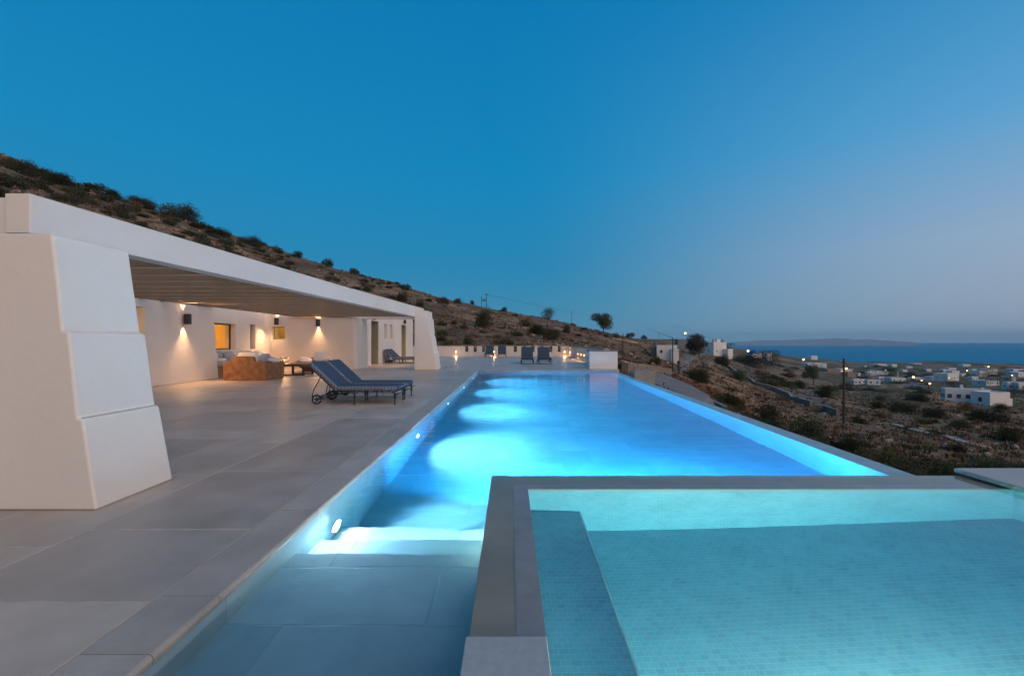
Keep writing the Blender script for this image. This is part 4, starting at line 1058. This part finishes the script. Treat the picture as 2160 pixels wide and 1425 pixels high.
VH=[(1708,1728,750,758,'stepped white villa on the far slope above the street lamp',15,2,None),
 (1703,1744,766,774,'long white low house behind the little cypress',-8,4,None),
 (1745,1772,779,786,'long low brown stone house left of the wooden pole',0,2,None),
 (1773,1799,778,787,'white house with a lit lamp just right of the wooden pole',0,3,None),
 (1786,1807,785,795,'square stone outbuilding at the edge of the orange field',8,1,None),
 (1852,1878,768,771,'far long white villa on the coastal ridge',0,3,None),
 (1880,1894,768,774,'far white cube house on the coastal ridge',10,2,None),
 (1850,1874,783,790,'white house with a lit end wall and a chimney at its right',-10,2,[(.4,5)]),
 (1897,1910,797,802,'pale low house beside the white obelisk chimney',0,1,[(-.5,14)]),
 (1932,1958,797,801,'low white roofs right of the orange village lamp',0,3,None),
 (1955,1965,778,784,'small far beige cube house among dark trees',0,2,None),
 (1990,2003,779,785,'small pale blue cube house in the village',0,1,None),
 (1992,2030,788,803,'stepped village house with warm lit windows',14,4,[(.1,4)]),
 (2008,2024,782,792,'pale upper storey house behind the lit village house',0,2,None),
 (2062,2088,782,794,'pale house at the left end of the long blue block',12,3,None),
 (2080,2108,779,791,'long pale blue two storey block in the village',10,4,None),
 (2032,2047,768,772,'tiny white villa on the coastal skyline',0,2,None),
 (2138,2160,778,783,'far white house near the right picture edge skyline',0,3,None),
 (2148,2178,785,795,'white house cut by the right picture edge',0,3,None),
 (2076,2112,803,813,'low pale house behind the bare dark tree',8,3,None),
 (2126,2146,806,822,'white two storey house with arched dark openings at right',-10,2,None),
 (2150,2185,808,822,'white house wing at the right picture edge',-10,2,None),
 (2002,2018,776,780,'tiny distant white house above the village',0,1,None),
 (2052,2066,778,781,'tiny distant pale roof left of the long blue block',0,1,None),
 (1928,1944,766,768,'faint white roof on the coastal skyline',0,1,None)]
for u0,u1,vt,vb,lb,yw,wn,chm in VH:
    house_at(u0,u1,vt,vb,lb,yaw=yw,wins=wn,chim=chm,wm=M['hstone'] if ('stone' in lb) else None,lit='lit windows' in lb or 'lamp just' in lb)
rh=random.Random(77); done=0
while done<20:
    u=rh.uniform(1800,2170); v=rh.uniform(773,812); wd=rh.uniform(8,20)*(v-745)/45; hg=rh.uniform(4.5,7.5)*(v-745)/45
    if any(a[0]-4<u<a[1]+4 and abs(a[3]-v)<9 for a in VH) or (u>1990 and v>806): continue
    done+=1; house_at(u-wd/2,u+wd/2,v-hg,v,'tiny distant whitewashed village house among the dark trees',yaw=rh.uniform(-25,25),wins=2)['group']='tiny village houses in the distance'
VL=0
for u,v in((1944,812),(1972,793),(2040,786),(2135,797),(1868,786),(2085,776)):
    p=hit(u,v); q=p.y/F*1.1; e=empty('village_lamp',p); tag(e,'pinpoint warm lamp glowing among the distant village houses','lamp','pinpoint lamps of the village')
    b=MB(); b.tube([(0,0,-1),(0,0,4)],.08,5); b.build('post',M['polewood'],e); b=MB(); b.ell((0,0,4),(q,q,q*.8),8,6); b.build('lamp_bulb',M['gl_street'],e,smooth=True)
house_at(2004,2080,822,850,'big white house, long shaded wing with chimneys',yaw=-28,wins=5,chim=[(-.1,10),(.35,5)],depth=.35)
house_at(2082,2137,829,858,'bright blank-walled block of the big white house',yaw=8,wins=0,depth=.7,annex=[(.5,.12,.0,.5,.6)])
# walls and paths
def drape(pts,y=None): return [hit(*q) for q in pts]
def lowwall(name,pts,h,th,m,label,cap=None,cat='wall'):
    P=[q for q in drape(pts) if q is not None]
    # resample
    Q=[]
    for a,c in zip(P,P[1:]):
        n=max(1,int((c-a).length/2.0))
        for k in range(n):
            w=a.lerp(c,k/n); w.z=ground(w.x,w.y) if 1 else w.z; Q.append(w)
    Q.append(P[-1]); zs=[q.z for q in Q]
    for _ in range(3): zs=[zs[0]]+[(zs[i-1]+zs[i]+zs[i+1])/3 for i in range(1,len(zs)-1)]+[zs[-1]] if len(zs)>2 else zs
    e=empty(name,Q[0]); tag(e,label,cat); o0=Q[0]; vs=[]; cs=[]
    for i,q in enumerate(Q):
        d=(Q[min(i+1,len(Q)-1)]-Q[max(i-1,0)]); d.z=0; d.normalize(); n=Vector((-d.y,d.x,0))*th/2
        for a,z in((-1,-1.2),(1,-1.2),(1,h),(-1,h)): vs.append((q.x+n.x*a-o0.x,q.y+n.y*a-o0.y,zs[i]+z-o0.z))
        for a,z in((-1.25,h+.003),(1.25,h+.003),(1.25,h+.08),(-1.25,h+.08)): cs.append((q.x+n.x*a-o0.x,q.y+n.y*a-o0.y,zs[i]+z-o0.z))
    def strip(vs):
        m_=len(vs)//4; return [(4*i+k,4*i+(k+1)%4,4*i+4+(k+1)%4,4*i+4+k) for i in range(m_-1) for k in range(4)]+[(3,2,1,0),(4*m_-4,4*m_-3,4*m_-2,4*m_-1)]
    b=MB(); b.add(vs,strip(vs)); b.build('wall',m,e)
    if cap: b=MB(); b.add(cs,strip(cs)); b.build('wall_cap',cap,e)
M['wallstone']=mat('slope_wall_render',(.25,.215,.18),.9,.2,.8)
lowwall('retaining_wall',[(1536,775),(1560,795),(1590,810),(1630,823),(1665,838),(1690,850),(1711,857)],.9,.35,M['wallstone'],'long winding low retaining wall with a pale cap on the slope',M['rock'])
lowwall('stone_wall',[(1712,866),(1740,871),(1768,878)],1.0,.5,M['drystone'],'beige masonry wall end left of the thick wooden pole')
lowwall('stone_wall',[(1318,790),(1345,788),(1380,791),(1412,797)],1.1,.6,M['drystone'],'drystone wall of tan rubble above the concrete driveway')
lowwall('stone_wall',[(1490,776),(1502,770)],1.4,1.0,M['drystone'],'short tan stone pier beside the path above the spreading bush')
lowwall('stone_wall',[(1310,765),(1330,770),(1365,779)],.35,.3,M['rock'],'thin pale kerb wall on the slope right of the parapet')
lowwall('stone_wall',[(1884,895),(1920,905),(1960,915),(2000,922),(2030,932),(2080,945)],.15,.9,M['rock'],'ruined pale drystone wall across the right slope')
lowwall('stone_wall',[(1290,714),(1310,718),(1330,722),(1345,724)],.5,.4,M['rock'],'pale low wall on the crest left of the tall power pole')
def path(name,left,right,m,label=None,zo=.10,th=.3):
    A=drape(left); B=drape(right); A=[a for a in A if a]; B=[a for a in B if a]; n=min(len(A),len(B)); vs=[]
    for a,c in zip(A[:n],B[:n]):
        z=max(a.z,c.z)+zo
        for k in range(2):
            q=(a,c)[k]; vs.append((q.x,q.y,z))
        for k in range(2):
            q=(a,c)[k]; vs.append((q.x,q.y,z-1.5))
    fs=[]
    for i in range(n-1):
        j=4*i; fs+=[(j,j+1,j+5,j+4),(j+1,j+3,j+7,j+5),(j,j+4,j+6,j+2)]
    b=MB(); b.add(vs,fs); o=b.build(name,m); tag(o,kind='structure'); return o
path('driveway',[(1340,790),(1362,801),(1390,815),(1425,835),(1470,860),(1530,895)],[(1356,782),(1388,795),(1423,812),(1458,830),(1495,850),(1512,864)],M['road'])
lowwall('driveway_wall',[(1356,781),(1388,794),(1423,811),(1458,829),(1495,849),(1530,868)],.5,.35,M['hdark'],'low concrete edge wall along the driveway beyond the pool')
# ------------------------------------------------------------------ world & sun
w=bpy.data.worlds.new('World'); sc.world=w; w.use_nodes=True; nt=w.node_tree; nt.nodes.clear()
out=N(nt,'ShaderNodeOutputWorld'); bg=N(nt,'ShaderNodeBackground')
sky=N(nt,'ShaderNodeTexSky',sky_type='NISHITA'); sky.sun_disc=False; SUN_EL=R(1.5); SUN_AZ=R(125)
sky.sun_elevation=SUN_EL; sky.sun_rotation=SUN_AZ
tc=N(nt,'ShaderNodeTexCoord'); nm=N(nt,'ShaderNodeVectorMath',operation='NORMALIZE'); L(nt,tc.outputs['Generated'],nm.inputs[0])
sp_=N(nt,'ShaderNodeSeparateXYZ'); L(nt,nm.outputs[0],sp_.inputs[0])
left=ramp(nt,sp_.outputs[2],[(0.0,(.08,.30,.45)),(.06,(.04,.255,.43)),(.16,(.012,.235,.46)),(.34,(.001,.235,.50)),(.60,(.0,.19,.46)),(1.0,(.0,.14,.36))])
right=ramp(nt,sp_.outputs[2],[(0.0,(.33,.40,.50)),(.06,(.34,.41,.51)),(.16,(.32,.43,.58)),(.34,(.11,.37,.66)),(.60,(.01,.22,.50)),(1.0,(.0,.14,.36))])
# afterglow direction: towards +x and slightly behind the camera
dt=N(nt,'ShaderNodeVectorMath',operation='DOT_PRODUCT'); L(nt,nm.outputs[0],dt.inputs[0]); dt.inputs[1].default_value=(math.cos(R(-25)),math.sin(R(-25)),0)
mr=N(nt,'ShaderNodeMapRange',interpolation_type='SMOOTHSTEP'); L(nt,dt.outputs['Value'],mr.inputs[0]); mr.inputs[1].default_value=-.42; mr.inputs[2].default_value=.58
c=mixc(nt,mr.outputs[0],left.outputs[0],right.outputs[0])
dt2=N(nt,'ShaderNodeVectorMath',operation='DOT_PRODUCT'); L(nt,nm.outputs[0],dt2.inputs[0]); dt2.inputs[1].default_value=(math.cos(R(-80)),math.sin(R(-80)),0)
# the brighter pink afterglow behind the camera
mr2=N(nt,'ShaderNodeMapRange',interpolation_type='SMOOTHSTEP'); L(nt,dt2.outputs['Value'],mr2.inputs[0]); mr2.inputs[1].default_value=.1; mr2.inputs[2].default_value=1.0
el=ramp(nt,sp_.outputs[2],[(0.0,(.85,.60,.45)),(.25,(.60,.52,.48)),(.6,(.1,.2,.4)),(1.0,(.0,.14,.36))])
c=mixc(nt,mr2.outputs[0],c,el.outputs[0])
sk=N(nt,'ShaderNodeVectorMath',operation='SCALE'); L(nt,sky.outputs[0],sk.inputs[0]); sk.inputs['Scale'].default_value=.003
ad=N(nt,'ShaderNodeVectorMath',operation='ADD'); L(nt,c,ad.inputs[0]); L(nt,sk.outputs[0],ad.inputs[1])
L(nt,ad.outputs[0],bg.inputs[0]); bg.inputs[1].default_value=1.0; L(nt,bg.outputs[0],out.inputs[0])
sl=bpy.data.lights.new('sun','SUN'); sl.energy=1.55; sl.angle=R(70); sl.color=(1,.74,.56)
so_=bpy.data.objects.new('sun',sl); col.objects.link(so_)
d=Vector((-.70,.56,-.58)); so_.rotation_euler=d.to_track_quat('-Z','Y').to_euler()

# sea air
b=MB(); b.box(-9000,16000,-40,14600,-104,270)
hz=b.build('haze',bpy.data.materials.new('sea_haze')); tag(hz,'thin bluish evening haze over the sea and the coast','haze',kind='stuff')
hm=hz.data.materials[0]; hm.use_nodes=True; hn=hm.node_tree; hn.nodes.clear(); ho=N(hn,'ShaderNodeOutputMaterial'); pv=N(hn,'ShaderNodeVolumePrincipled')
pv.inputs['Color'].default_value=(.35,.72,1.0,1); pv.inputs['Density'].default_value=.00006; pv.inputs['Anisotropy'].default_value=-.3; L(hn,pv.outputs[0],ho.inputs['Volume'])
cam=bpy.data.cameras.new('camera'); co=bpy.data.objects.new('camera',cam); col.objects.link(co); sc.camera=co
co.location=(0,0,H); co.rotation_euler=(R(90),0,0); cam.sensor_width=36; cam.lens=36*F/2160
cam.shift_x=(1080-CU)/2160; cam.shift_y=(CV-712.5)/2160; cam.clip_start=.05; cam.clip_end=200000
sc.view_settings.view_transform='Standard'; sc.view_settings.look='None'; sc.view_settings.gamma=1; sc.view_settings.exposure=0
sc.render.engine='CYCLES'; sc.cycles.use_denoising=True
try: sc.cycles.denoiser='OPENIMAGEDENOISE'
except Exception: pass
sc.cycles.max_bounces=10; sc.cycles.transmission_bounces=8; sc.cycles.volume_bounces=0; sc.cycles.caustics_reflective=False; sc.cycles.caustics_refractive=True
sc.cycles.sample_clamp_indirect=40
